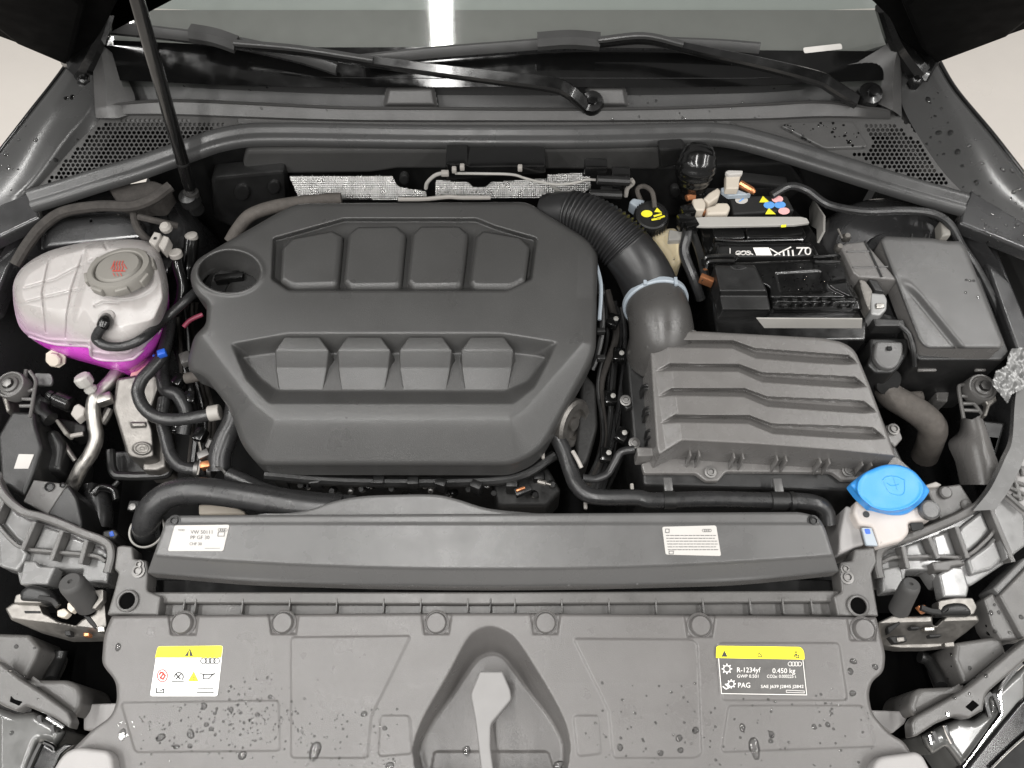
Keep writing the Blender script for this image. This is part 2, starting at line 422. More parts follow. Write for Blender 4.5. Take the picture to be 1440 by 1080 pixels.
mat('void_black', (.0015, .0015, .0015), .9, spec=.05, var=.1)  # stands for the unlit dark inside openings and gaps
def tint_tank():
    m = M['tank_white']; nt = m.node_tree; b = nt.nodes['Principled BSDF']; src = b.inputs['Base Color'].links[0].from_socket
    tc = nt.nodes.new('ShaderNodeTexCoord'); sx = nt.nodes.new('ShaderNodeSeparateXYZ'); r = nt.nodes.new('ShaderNodeMapRange'); mx = nt.nodes.new('ShaderNodeMix'); mx.data_type = 'RGBA'
    r.inputs[1].default_value = .085; r.inputs[2].default_value = .035; r.inputs[3].default_value = 0; r.inputs[4].default_value = .5
    mx.inputs[7].default_value = (.72, .40, .66, 1)
    nt.links.new(tc.outputs['Object'], sx.inputs[0]); nt.links.new(sx.outputs['Z'], r.inputs[0]); nt.links.new(r.outputs[0], mx.inputs[0]); nt.links.new(src, mx.inputs[6]); nt.links.new(mx.outputs[2], b.inputs['Base Color'])
tint_tank()
mat('dash_grey', (.125, .124, .12), .6, var=.05, bump=.2)
mat('dash_pale', (.24, .255, .247), .5, var=.03)  # pale tone of the ceiling reflection, put into a surface colour

# ================================================================== SETTING
fl = mk(MB().add([(-8, -6, -.84), (8, -6, -.84), (8, 10, -.84), (-8, 10, -.84)], [(0, 1, 2, 3)]), 'floor', 'floor_tile')
fl['kind'] = 'structure'

# ================================================================== CAR BODY
body = thing('car_body', 'dark grey car body around the open engine bay with both fender edges', 'car body', (0, .7, -.4))
mk(MB().add([(-.9, -.15, -.36), (.9, -.15, -.36), (.9, 1.6, -.36), (-.9, 1.6, -.36)], [(0, 1, 2, 3)]), 'undertray', 'deep_black', body)
def pl(pts): return [P(*p) for p in pts]
def sh(pts, dx, dz): return [p+Vector((dx, 0, dz)) for p in pts]
mk(slab([(40,860),(210,860),(210,1120),(40,1120)], -.13, rp(.2,.01)), 'bumper_liner', 'void_black', body)  # near-black blocks added to paint the front corner gaps as deep shade
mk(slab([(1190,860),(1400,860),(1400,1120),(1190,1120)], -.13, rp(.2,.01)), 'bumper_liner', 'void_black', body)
# left fender: outer skin, rolled edge, top, inner channel
o1 = pl([(-110,370,.0),(-40,262,.03),(0,213,.035),(45,155,.04),(75,117,.04),(97,86,.04),(110,60,.04)])
o2 = pl([(-100,372,.008),(-31,264,.038),(7,216,.043),(51,158,.048),(81,119,.048),(102,89,.048),(114,64,.048)])
o3 = pl([(-60,385,.010),(-15,292,.038),(32,262,.042),(82,202,.048),(122,150,.05),(128,110,.05),(130,80,.05)])
o4 = pl([(-55,392,.004),(-8,300,.030),(40,268,.036),(92,203,.040),(130,152,.042),(136,112,.044),(138,84,.044)])
o5 = pl([(-50,400,.004),(0,306,.030),(50,266,.030),(104,206,.030),(146,160,.030),(150,112,.034),(150,80,.034)])
mk(loft([sh(o1,-.06,-.62), sh(o1,-.05,-.25), sh(o1,-.012,-.02), o1, o2, o3, o4, o5], 40), 'fender', 'body_paint', body, 179)
mk(tube([p+Vector((-.001,0,-.004)) for p in o1], .0062, 10, 8), 'fender_edge_shade', 'black_gloss', body, 179)  # black tube that paints in the shade on the fender's outer face
r1 = pl([(1306,60,.04),(1318,85,.04),(1343,127,.04),(1393,187,.04),(1440,247,.035),(1500,320,.03),(1570,420,.0)])
r2 = pl([(1302,64,.048),(1313,88,.048),(1337,130,.048),(1386,190,.048),(1432,249,.043),(1490,322,.038),(1560,422,.008)])
r3 = pl([(1290,70,.05),(1300,95,.05),(1318,135,.05),(1352,205,.048),(1385,262,.042),(1440,304,.038),(1530,420,.01)])
r4 = pl([(1284,74,.046),(1292,100,.046),(1308,140,.044),(1340,210,.040),(1374,268,.036),(1430,312,.030),(1520,425,.004)])
r5 = pl([(1262,76,.034),(1264,104,.034),(1268,146,.030),(1300,205,.030),(1345,262,.030),(1420,320,.030),(1510,430,.004)])
mk(loft([sh(r1,.06,-.62), sh(r1,.05,-.25), sh(r1,.012,-.02), r1, r2, r3, r4, r5], 40), 'fender', 'body_paint', body, 179)
mk(tube([p+Vector((.001,0,-.004)) for p in r1], .0072, 10, 8), 'fender_edge_shade', 'black_gloss', body, 179)  # right fender: its shaded outer face painted in likewise
# fender flange pieces in front of the seal ends
mk(slab(fillet([(-30,298),(37,265),(46,276),(56,306),(30,318),(-40,352)], 3), .034, rp(.02, .004)), 'fender_flange', 'bay_paint', body)
mk(slab(fillet([(1365,266),(1470,330),(1470,362),(1410,338),(1349,314),(1352,298)], 3), .034, rp(.02, .004)), 'fender_flange', 'bay_paint', body)
# inner wings: walls that drop from the fender edges
lw = pl([(55,285,.02),(30,318,.02),(0,360,.0),(-25,430,-.02),(-35,520,-.03),(-40,640,-.04),(-60,760,-.04),(-80,900,-.05)])
mk(loft([lw, sh(lw,.01,-.06), sh(lw,.03,-.16), sh(lw,.05,-.4)], 40), 'inner_wing', 'bay_paint', body, 179)
rw = pl([(1352,300,.02),(1385,340,.02),(1412,385,.0),(1440,450,-.02),(1470,540,-.03),(1480,640,-.04),(1500,760,-.04),(1520,900,-.05)])
mk(loft([rw, sh(rw,-.01,-.06), sh(rw,-.03,-.16), sh(rw,-.05,-.4)], 40), 'inner_wing', 'bay_paint', body, 179)
# right inner flange (the speckled strip beside the fuse box)
mk(slab(fillet([(1372,328),(1395,332),(1440,440),(1470,520),(1440,520),(1415,450)], 4), -.005, rp(.03,.004)), 'wing_flange', 'bay_paint', body)
mk(slab(fillet([(-20,352),(14,322),(34,332),(10,380),(-10,430),(-30,440)], 4), -.005, rp(.03,.004)), 'wing_flange', 'bay_paint', body)
# strut towers
def tower(cx, cy, off, rx, nm):
    c = P(cx, cy, off); return lathe(c+Vector((0,0,-.3)), NB, [(rx*1.22,0),(rx*1.16,.18),(rx*1.08,.25),(rx,.285),(rx*.93,.297),(rx*.80,.300),(rx*.78,.294),(rx*.45,.292),(rx*.42,.300),(rx*.2,.302)], 40)
mk(tower(170,300,-.045,.115,'l'), 'strut_tower', 'bay_paint', body, 60)
mk(tower(1255,330,-.02,.125,'r'), 'strut_tower', 'bay_paint', body, 60)
# shelf ahead of the left tower with a hole
def fh(X, Y):
    d = sdf(fillet([(62,322),(84,306),(170,300),(205,314),(208,338),(60,352)], 8), X, Y)
    return .012 + rover(d, 9, .016) - .02*sst(0,1,2-np.hypot(X-128,Y-311))
mk(field((58,296,212,354), 1.5, fh, lambda X,Y: sdf([(58,324),(84,302),(170,296),(212,314),(212,350),(58,352)], X, Y) > 0), 'tower_shelf', 'bay_paint', body, 179)
# firewall
YF = P(700, 208, .02).y
def PF(px, py, d=0): return PL(px, py, (0, YF-d, 0), Vector((0, 1, 0)))
def vslab(outline, d, t, bev=.002, y=None):
    y0 = (YF if y is None else y)-d
    pts = [PL(p[0], p[1], (0, y0, 0), Vector((0,1,0))) for p in outline]
    xz = [(p.x, p.z) for p in pts]
    m = slab3(xz, lambda a, b: 0, [(0, -t), (0, -bev), (bev*.3, -bev*.3), (bev, 0), (bev+.0005, 0)], True, True)
    m.v = [Vector((v.x, y0-v.z, v.y)) for v in m.v]; return m
zt_ = PF(700, 205).z
wall = MB().add([(-.62, YF+.012, zt_), (.62, YF+.012, zt_), (.62, YF+.012, -.36), (-.62, YF+.012, -.36)], [(0,1,2,3)])
mk(wall, 'firewall', 'dark_plastic', body)
mk(vslab(fillet([(345,212),(925,209),(940,222),(925,240),(560,238),(520,244),(352,246),(340,232)], 6), .012, .03, .006), 'firewall_beam', 'cover_plastic', body)
mk(vslab(fillet([(296,250),(400,240),(404,300),(352,330),(300,310)], 8), .03, .03, .006), 'firewall_pad', 'dark_plastic', body)
for cx, cy, r in ((385,265,9),(340,272,11),(568,254,7),(950,272,8)):
    mk(vslab(circ(cx, cy, r), .036, .01, .003), 'firewall_boss', 'dark_plastic', body)
mk(vslab(fillet([(880,236),(1110,228),(1135,262),(1090,300),(930,305),(885,280)], 10), .006, .03, .006), 'firewall_pad', 'dark_plastic', body)
mk(vslab(fillet([(1020,252),(1110,262),(1100,285),(1040,280)], 4), .05, .02, .004), 'firewall_pad', 'deep_black', body)
mk(vslab(fillet([(926,210),(962,208),(968,230),(928,238)], 5), .04, .02, .004), 'firewall_bracket', 'dark_plastic', body)
# heat shield, leaning back against the firewall
def tslab(outline, lift=0):
    n = Vector((0, -.78, .62)); p0 = PF(600, 262, .05)+n*lift
    xs_ = [p[0] for p in outline]; ys_ = [p[1] for p in outline]; st = .95; mb = MB(); idx = {}
    nx_ = int((max(xs_)-min(xs_))/st)+1; ny_ = int((max(ys_)-min(ys_))/st)+1      # stamped dimples in a staggered grid
    X, Y = np.meshgrid(min(xs_)+np.arange(nx_)*st, min(ys_)+np.arange(ny_)*st); K = sdf(outline, X, Y) > 0; vs = []; fs = []
    for j in range(ny_):
        for i in range(nx_):
            if K[j, i]:
                h = .0011*math.sin((X[j, i]+Y[j, i]*1.15)*1.05)*math.sin((X[j, i]-Y[j, i]*1.15)*1.05)
                idx[j, i] = len(vs); vs.append(PL(X[j, i], Y[j, i], p0, n)+n*h)
    for j, i in idx:
        q = [(j, i), (j, i+1), (j+1, i+1), (j+1, i)]
        if all(t in idx for t in q): fs.append(tuple(idx[t] for t in q))
    return mb.add(vs, fs)
hs = thing('heat_shield', 'silver dimpled metal heat shield on the firewall behind the engine cover', 'heat shield', PF(480, 280))
mk(tslab(fillet([(405,246),(552,246),(560,262),(600,268),(600,282),(420,280)], 4)), 'shield_panel', 'shield_metal', hs, 179)
mk(tslab(fillet([(612,252),(660,256),(664,262),(684,262),(690,255),(830,246),(832,264),(815,278),(612,280)], 4)), 'shield_panel', 'shield_metal', hs, 179)
mk(tslab(fillet([(768,245),(820,242),(822,258),(770,258)], 3), .004), 'shield_panel', 'shield_metal', hs, 179)

# ================================================================== COWL PANEL under the windscreen
cowl = thing('cowl_panel', 'dark grey plastic cowl tray between windshield and hood seal with mesh vents at both ends', 'cowl panel', P(700,150,.0))
xs = [155,240,350,480,600,720,840,960,1080,1160,1252]
lipt = [147,142,146,152,153,154,154,152,147,144,156]; lipb = [163,163,167,171,172,172,172,171,169,166,168]; rear = [86,98,105,109,110,110,110,110,109,97,62]
def row(py, off, dy=0): return [P(x, y+dy, off) for x, y in zip(xs, py)]
mk(loft([row(lipb,.022,22), row(lipb,.03), row(lipb,.038,-3), row(lipt,.048,2), row(lipt,.052), row(lipt,.050,-2), row(lipt,.03,-3)], 60), 'front_lip', 'cowl_plastic', cowl, 50)
mk(loft([row(lipt,.032,-1), row(lipt,.012,-2), row([ (a*.55+b*.45) for a,b in zip(lipt,rear)],.022), row(rear,.050,4), row(rear,.058), row(rear,.05,-8)], 60), 'tray', 'tray_plastic', cowl, 50)
for cx, a in ((577, 40), (852, 34)):         # shallow pockets on the tray
    def ph(X, Y, cx=cx, a=a):
        d = sdf(fillet([(cx-a,152),(cx-a+6,121),(cx+a-6,121),(cx+a,152)], 7), X, Y); return .026+.008*sst(0, 7, d)+.026*lin(150,112,Y)
    mk(field((cx-a-2,117,cx+a+2,151), 1.5, ph, lambda X,Y,cx=cx,a=a: sdf(fillet([(cx-a,152),(cx-a+6,121),(cx+a-6,121),(cx+a,152)], 7), X, Y) > -.5), 'tray_pocket', 'cowl_plastic', cowl, 179)
# end trims climbing beside the windscreen
mk(loft([pl([(128,58,.07),(131,100,.055),(132,150,.040),(128,166,.03)]), pl([(140,62,.085),(147,104,.07),(150,146,.055),(146,166,.04)]), pl([(150,68,.08),(160,106,.065),(170,142,.05),(166,166,.04)]), pl([(172,86,.05),(180,112,.045),(190,138,.035),(186,160,.03)])], 16), 'end_trim', 'cowl_plastic', cowl, 50)
mk(loft([pl([(1150,100,.058),(1180,120,.035),(1205,142,.03)]), pl([(1205,88,.066),(1222,110,.045),(1230,144,.04)]), pl([(1248,62,.085),(1244,104,.06),(1244,150,.05)]), pl([(1266,52,.09),(1256,104,.075),(1256,156,.055)]), pl([(1272,54,.085),(1262,110,.06),(1262,160,.04)]), pl([(1276,60,.06),(1268,110,.04),(1268,165,.03)])], 16), 'end_trim', 'cowl_plastic', cowl, 50)
def hexplate(poly, holes, off, pitch, solid=None):
    mb = MB(); R = pitch/math.sqrt(3); bx = [p[0] for p in poly]; by = [p[1] for p in poly]; j = 0; y = min(by)
    while y < max(by):
        x = min(bx)+(pitch/2 if j % 2 else 0)
        while x < max(bx):
            X = np.array([x]); Y = np.array([y])
            if sdf(poly, X, Y)[0] > -2:
                h = sdf(holes, X, Y)[0] > 2
                o = [(x+R*math.sin(math.radians(60*k)), y+R*math.cos(math.radians(60*k))) for k in range(6)]
                if h:
                    i_ = [(x+R*.74*math.sin(math.radians(60*k)), y+R*.74*math.cos(math.radians(60*k))) for k in range(6)]
                    vs = [P(*p, off) for p in o]+[P(*p, off) for p in i_]+[P(*p, off-.004) for p in i_]
                    mb.add(vs, [(k,(k+1)%6,6+(k+1)%6,6+k) for k in range(6)]+[(6+k,6+(k+1)%6,12+(k+1)%6,12+k) for k in range(6)])
                else: mb.add([P(*p, off) for p in o], [tuple(range(6))])
            x += pitch
        y += pitch*.866; j += 1
    return mb
lp = [(40,272),(105,200),(146,158),(335,162),(335,176),(236,214),(140,246),(52,276)]
mk(hexplate(lp, [(58,262),(108,206),(148,168),(230,166),(330,170),(238,214),(150,238)], .03, 6.6), 'vent_mesh', 'cowl_plastic', cowl)
rp_ = [(1030,172),(1100,166),(1258,160),(1300,200),(1350,264),(1352,276),(1290,262),(1220,240),(1150,215),(1090,195)]
mk(hexplate(rp_, [(1213,172),(1257,170),(1294,200),(1340,264),(1300,258),(1250,240),(1190,216),(1226,208)], .03, 6.6), 'vent_mesh', 'cowl_plastic', cowl)
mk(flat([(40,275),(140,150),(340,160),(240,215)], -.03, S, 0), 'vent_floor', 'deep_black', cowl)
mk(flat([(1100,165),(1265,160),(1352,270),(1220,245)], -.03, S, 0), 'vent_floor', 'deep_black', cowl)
mk(slab(fillet([(1098,176),(1118,171),(1200,171),(1221,206),(1160,208)], 5), .036, rp(.006,.002)), 'service_flap', 'cowl_plastic', cowl)

mk(slab([(1225,60),(1280,50),(1305,120),(1330,230),(1300,230),(1250,175)], .012, rp(.02,.003)), 'corner_plate', 'cowl_plastic', cowl)
mk(slab([(110,60),(165,62),(175,150),(120,215),(85,230),(110,150)], .012, rp(.02,.003)), 'corner_plate', 'cowl_plastic', cowl)
# ================================================================== HOOD SEAL
sc = [(43,281),(90,267),(140,251),(190,236),(233,221),(270,208),(305,196),(350,188),(410,187),(480,188),(600,190),(720,190.5),(840,190),(960,187),(1000,187),(1040,192),(1093,206),(1160,227),(1227,248),(1293,268),(1357,286)]
sp = [(-.016,-.008),(-.017,.003),(-.0125,.010),(-.006,.0125),(.000,.010),(.0035,.0050),(.007,.0035),(.013,.0045),(.0175,.001),(.019,-.006),(.017,-.012),(-.014,-.012)]
solo(sweep([P(*p, .040) for p in sc], sp, 6), 'hood_seal', 'seal_rubber', 'long curved grey rubber seal running across the bay in front of the cowl', 'rubber seal', sharp=60)

# ================================================================== WINDSHIELD
W0 = P(700, 110, .056); WA = math.radians(27); WN = Vector((0, -math.sin(WA), math.cos(WA)))
def PW(px, py, h=0): return PL(px, py, W0+WN*h, WN)
ws = thing('windshield', 'dark reflective windshield with black lower border above the wipers', 'windshield', W0)
def wrow(py, h=0):
    a = 150 if py > 40 else 138; b = 1252 if py > 40 else 1262
    return [PW(a+(b-a)*k/8, py, h) for k in range(9)]
mk(loft([wrow(122), wrow(60), wrow(0), wrow(-60), wrow(-130)], 30), 'glass', 'glass_dark', ws, 179)
mk(loft([[PW(x,y,-.02) for x in (150,400,720,1000,1250)] for y in (100,60,14)], 20), 'dashboard', 'dash_grey', ws, 179)
mk(loft([[PW(x,y+b_*((x-720)/600)**2,-.05) for x in (130,400,720,1000,1262)] for y,b_ in ((22,-14),(-80,0),(-160,0))], 20), 'dashboard_pad', 'dash_pale', ws, 179)  # pale sheet added under the glass, painting in the reflected ceiling
mk(loft([[PW(x,y,.0015) for x,y in ((150,112),(400,122),(720,122),(1000,122),(1252,112))], [PW(x,y,.0015) for x,y in ((146,56),(400,66),(720,66),(1000,70),(1256,72))]], 20), 'border', 'frit', ws, 179)
mk(MB().add([PW(*p,.002) for p in fillet([(1129,67),(1183,61),(1185,69),(1131,75)],3)], [tuple(range(24))]), 'inspection_strip', 'label_grey', ws)

# ================================================================== WIPERS
def wiper(label, blade, conn, arm, piv, silver=None, nut=True):
    t = thing('windshield_wiper', label, 'wiper', PW(*piv, 0), 'two wipers parked at the windshield base')
    bl = [(-.008,0),(.008,0),(.0065,.006),(.0015,.013),(-.003,.013),(-.0065,.006)]
    bo = mk(sweep([PW(x,y,h) for x,y,h in blade], bl, 8), 'blade', 'wiper_grey', t, 30)
    mk(sweep([PW(x,y+3,.004) for x,y,h in blade], [(-.003,-.004),(.003,-.004),(.002,.008),(-.002,.008)], 8), 'rubber_lip', 'rubber', bo)
    mk(sweep([PW(x,y,h) for x,y,h in conn], [(-.012,0),(.013,0),(.014,.008),(.009,.018),(-.007,.019),(-.012,.008)], 5), 'connector', 'wiper_grey', t, 30)
    n = len(arm); path = [PW(x,y,h) for x,y,h,_ in arm]; W = [a[3] for a in arm]
    vs = []; fs = []
    pp = catmull(path, 40); ww = catmull([Vector((a,0,0)) for a in W], 40)
    for i, p in enumerate(pp):
        tg = (pp[min(i+1,40)]-pp[max(i-1,0)]).normalized(); sd = tg.cross(WN).normalized(); k = ww[i].x
        for a, b in ((-k,-.005),(-k,.003),(-k*.7,.0065),(k*.7,.0065),(k,.003),(k,-.005)): vs.append(p+sd*a+WN*b)
    for i in range(40):
        for j in range(6): fs.append((i*6+j, i*6+(j+1)%6, i*6+6+(j+1)%6, i*6+6+j))
    fs += [tuple(reversed(range(6))), tuple(240+j for j in range(6))]
    mk(MB().add(vs, fs), 'arm', 'black_gloss', t, 30)
    if silver: mk(sweep([PW(x,y,h) for x,y,h in silver], rrect(.010,.006), 5), 'hook_piece', 'wiper_grey', t)
    mk(lathe(PW(*piv,-.01), WN, [(.02,0),(.02,.022),(.017,.028),(.008,.030),(.008,.038),(.0,.039)], 20), 'pivot', 'black_gloss', t)
    return t
wiper('left wiper with blade crossing behind the gas strut and its pivot near the middle', [(142,40,.02),(230,49,.02),(330,62,.02),(420,82,.02),(474,99,.015)], [(272,52,.028),(305,58,.03),(334,68,.026)],
      [(330,64,.036,.004),(430,74,.040,.005),(520,86,.044,.008),(600,97,.046,.0085),(690,108,.046,.010),(772,118,.045,.011),(800,128,.038,.011),(826,150,.018,.011)], (830,152), [(330,62,.042),(420,70,.046),(525,86,.050)])
wiper('right wiper with long blade across the middle and pivot at the right cowl corner', [(508,88,.02),(600,78,.022),(700,70,.022),(790,64,.022),(900,63,.022),(1000,66,.022),(1066,71,.02)], [(756,64,.03),(800,61,.032),(842,64,.03)],
      [(842,62,.040,.004),(903,56,.05,.005),(945,63,.05,.006),(1000,75,.05,.008),(1080,92,.05,.009),(1150,110,.046,.0105),(1172,122,.038,.0105),(1205,143,.018,.010)], (1215,141), [(842,58,.046),(905,52,.056),(960,64,.056)])

# ================================================================== HOOD (raised)
HP = P(105, 82, .06); HA = math.radians(63); HD = Vector((0, -math.cos(HA), math.sin(HA))); HN = Vector((0, math.sin(HA), math.cos(HA)))  # HN points up/back
def PHd(px, py, h=0): return PL(px, py, HP+HN*h, HN)
hood = thing('hood', 'raised black hood held open above the windshield, only its rear corners in view', 'hood', HP)
el = [PHd(x, y) for x, y in ((92,84),(45,70),(-10,50))]; er = [PHd(x, y) for x, y in ((1318,82),(1375,66),(1450,40))]
def ab(p): d = p-HP; return (d.x, d.dot(HD))
L_ = [ab(p) for p in el]; R_ = [ab(p) for p in er]
inner_l = [ab(PHd(x, y)) for x, y in ((112,86),(132,64),(145,45),(168,0),(185,-40))]; inner_r = [ab(PHd(x, y)) for x, y in ((1292,80),(1266,56),(1248,25),(1222,0),(1200,-40))]
top = 1.0
out = [L_[0], L_[1], L_[2], (L_[2][0]-.01, .5), (L_[2][0]+.10, .92), (L_[2][0]+.3, top), (R_[2][0]-.3, top), (R_[2][0]-.10, .92), (R_[2][0]+.01, .5), R_[2], R_[1], R_[0]] + inner_r + [(.45, inner_r[-1][1]+.03), (-.25+.25, inner_r[-1][1]+.05)] + [(inner_l[-1][0]+.35, inner_l[-1][1]+.04)] + inner_l[::-1]
def hoodslab(o2, h0, t, bev):
    m = slab3(o2, lambda a, b: 0, [(0, -t), (0, -bev), (bev*.3, -bev*.3), (bev, 0), (bev+.001, 0)], True, True)
    m.v = [HP+Vector((v.x, 0, 0))+HD*v.y+HN*(h0-v.z) for v in m.v]; return m
mk(hoodslab(out, .0, .022, .006), 'outer_panel', 'hood_inner', hood)
# stamped inner frame along the sides
for sgn, e_, i_ in ((-1, L_, inner_l), (1, R_, inner_r)):
    q = [(e_[0][0]-sgn*.02, e_[0][1]+.03), (e_[2][0]-sgn*.05, e_[2][1]+.02), (e_[2][0]-sgn*.05, .6), (e_[2][0]-sgn*.2, .6), (i_[3][0]+sgn*.03, i_[3][1]+.03), (i_[1][0]+sgn*.02, i_[1][1]+.02)]
    mk(hoodslab(q, -.026, .02, .008), 'inner_frame', 'hood_inner', hood)
for side, pts in ((0, [(98,84,.05),(112,96,.045),(120,108,.035)]), (1, [(1310,80,.05),(1298,98,.045),(1290,112,.035)])):
    mk(sweep([P(*p) for p in pts], rrect(.032,.02,.003), 5), 'hinge', 'black_gloss', hood)
    a, b = ((133,62,.09),(112,100,.05)) if side == 0 else ((1262,58,.09),(1292,100,.05))
    mk(tube([P(a[0]+(20 if side==0 else -20), a[1]-50, .16), P(*a), P(*b)], [.012,.016,.02], 10), 'hinge_arm', 'black_gloss', hood)
    q = P(118,112,.05) if side == 0 else P(1288,112,.05)
    mk(lathe(q+Vector((0,0,-.01)), NB, [(.011,0),(.011,.012),(.008,.016),(.004,.018)], 6), 'hinge_bolt', 'black_gloss', hood)

# ================================================================== GAS STRUT
gs = thing('gas_strut', 'black gas strut holding the hood up, rising past the left wiper', 'gas strut', P(270,285,.0))
b0 = P(269,272,.02); d_ = Vector(ray(176,-60)); t1 = None
t1 = (Vector((0,0,H))+d_*((HP+HN*-.03-Vector((0,0,H))).dot(HN)/d_.dot(HN)))
dirv = (t1-b0).normalized(); Lg = (t1-b0).length
mk(lathe(b0, dirv, [(.0055,.0),(.0085,.010),(.0095,.02),(.0095,Lg*.97),(.004,Lg*.98),(.004,Lg)], 20), 'cylinder', 'black_gloss', gs, 40)
mk(lathe(P(271,283,.0)-Vector((0,0,.02)), NB, [(.012,0),(.012,.02),(.016,.024),(.014,.04),(.006,.044)], 18), 'ball_socket', 'dark_plastic', gs)
mk(tube([b0-dirv*.004, b0+dirv*.004], .0115, 14, 2), 'collar', 'steel', gs)
# small white print on the tube
mk(lathe(b0+dirv*.055, dirv, [(.0097,0),(.0099,.001),(.0099,.003),(.0097,.004)], 20), 'groove_ring', 'dark_plastic', gs)
def strut_text():
    mb = MB(); u = dirv.cross(Vector(FW)).normalized()
    for k in range(16):
        if k % 5 == 4: continue
        c = b0+dirv*(.14+k*.0068)-Vector(FW)*.0098; hh = .0018+.0012*((k*7) % 3)
        mb.add([c-u*hh-dirv*.0012+u*.001, c+u*hh-dirv*.0012+u*.001, c+u*hh+dirv*.0012+u*.001, c-u*hh+dirv*.0012+u*.001], [(0,1,2,3)])
    return mb
mk(strut_text(), 'printed_text', 'print_white', gs)

# ================================================================== ENGINE COVER
def ringskirt(outline, hfun, depth, s=S, out=0.0):
    q = np.array([p[:2] for p in outline], float); Hh = hfun(q[:, 0], q[:, 1]); V = Pn(q[:, 0], q[:, 1], Hh, s); m = len(q); c = V.mean(0)
    vs = [Vector(v) for v in V]; b = []
    for v in V:
        d = v-c; d[2] = 0; d = d/max(np.linalg.norm(d), 1e-6)*out; b.append(Vector((v[0]+d[0], v[1]+d[1], v[2]-depth)))
    return MB().add(vs+b, [(i, (i+1) % m, m+(i+1) % m, m+i) for i in range(m)])
EC = fillet([(418,286,14),(742,284,16),(764,299,10),(834,340,10),(841,354,10),(838,491,14),(831,511,14),(769,624,14),(752,641,12),(720,656,14),(364,656,14),(340,626,14),(322,573,12),(288,530,10),(268,523,5),(263,509,8),(273,473,8),(290,456,8),(291,427,6),(274,414,8),(266,389,12),(275,366,14),(307,347,12),(351,322,12),(391,299,12)], 8)
TOPR = zG([(380,45),(1150,45),(1292,165),(1285,360),(1305,500),(1130,700),(1075,742),(330,742),(262,690),(95,470),(130,380),(60,300),(80,230),(150,190)])
UPR = fillet(zG([(322,168),(548,105),(968,105),(1030,130),(1162,168),(1145,300),(1065,338),(372,338),(316,300)]), 4)
LOW = fillet(zG([(190,502),(372,468),(1045,468),(1225,497),(1152,640),(1085,692),(312,692),(238,615)]), 5)
LOWF = fillet(zG([(226,545),(330,533),(1090,533),(1190,545),(1130,622),(1055,654),(338,652),(285,615)]), 5)
WX, WY, WRX, WRY = 322.5, 381.5, 43., 29.
def well(X, Y): return ((X-WX)/WRX)**2+((Y-WY)/WRY)**2
def hec(X, Y):
    d = sdf(EC, X, Y); h = .052+rover(d, 8, .009)
    dt = -sdf(TOPR, X, Y); h = h-.00062*(np.maximum(dt, 0)+4*np.exp(-np.abs(dt)/6.)*.5)
    h = h-.020*sst(0, 5, sdf(UPR, X, Y))
    dO = np.maximum(sdf(LOW, X, Y), 0); dF = np.maximum(-sdf(LOWF, X, Y), 0); t = dO/(dO+dF+1e-6)
    h = h-.027*(t*.75+.25*t*t*(3-2*t))
    r = np.sqrt(well(X, Y)); h = h+.003*np.exp(-((r-1.08)/.09)**2)
    yf = WY-WRY*np.sqrt(np.clip(1-((X-WX)/WRX)**2, 0, 1)); dep = np.minimum(.055, .0019*np.maximum(Y-yf, 0))
    return np.where(r < 1, h-np.maximum(dep, 0), h)
def kec(X, Y):
    yf = WY-WRY*np.sqrt(np.clip(1-((X-WX)/WRX)**2, 0, 1))
    return ~((well(X, Y) < .96) & (Y-yf > 28))
ec = thing('engine_cover', 'large matt dark grey plastic engine cover with eight raised pads in two recesses', 'engine cover', P(550,480,-.02))
mk(field((258,278,846,662), 1.6, hec, kec, snap=EC), 'shell', 'cover_plastic', ec, 179)
mk(ringskirt(EC, hec, .034, out=-.002), 'skirt', 'cover_plastic', ec, 50)
for q in ([(383,163),(512,139),(541,156),(526,318,9),(382,323,9),(344,300),(350,195)], [(590,127),(716,125),(742,150),(726,322,9),(566,324,9),(545,304),(561,150)],
          [(789,125),(914,125),(941,150),(921,322,9),(766,324,9),(747,304),(764,150)], [(988,139),(1108,160),(1137,190),(1122,300),(1082,325,9),(960,324,9),(944,306),(964,160)]):
    q = fillet(zG(q), 3)
    mk(slab(q, .0505, [(0,-.024),(0,-.006),(.0008,-.004),(.0045,-.0009),(.0058,-.0002),(.007,0),(.0078,0)]), 'upper_pad', 'cover_plastic', ec, 40)
for xl, xr in ((328,502),(526,697),(721,892),(917,1087)):
    A1, A2 = [P(*p, .0528) for p in zG([(xl+32,481),(xr-32,481)])]; B1, B2 = [P(*p, .0512) for p in zG([(xl+2,523),(xr-2,523)])]
    C1, C2 = [P(*p, .0246) for p in zG([(xl+14,650),(xr-20,650)])]; D1, D2 = [P(*p, .0335) for p in zG([(xl+4,580),(xr-8,580)])]
    f = Vector((0,0,-.03)); vs = [A1,A2,B2,B1,C2,C1,A1+f,A2+f,B2+f+Vector((.004,0,0)),B1+f-Vector((.004,0,0)),C2+f,C1+f,D1,D2,D1+f,D2+f]
    bm = bmesh.new(); bv = [bm.verts.new(v) for v in vs]
    for q in ((0,1,2,3),(3,2,13,12),(12,13,4,5),(0,3,9,6),(1,7,8,2),(3,12,14,9),(12,5,11,14),(2,8,15,13),(13,15,10,4),(0,6,7,1)): bm.faces.new([bv[i] for i in q])
    bm.normal_update(); ed = [e for e in bm.edges if not e.is_boundary]
    bmesh.ops.bevel(bm, geom=ed, offset=.0022, segments=3, affect='EDGES', profile=.6); bm.verts.ensure_lookup_table(); bm.verts.index_update()
    mb = MB().add([v.co.copy() for v in bm.verts], [tuple(v.index for v in f_.verts) for f_ in bm.faces]); bm.free()
    mk(mb, 'lower_pad', 'cover_plastic', ec, 40)
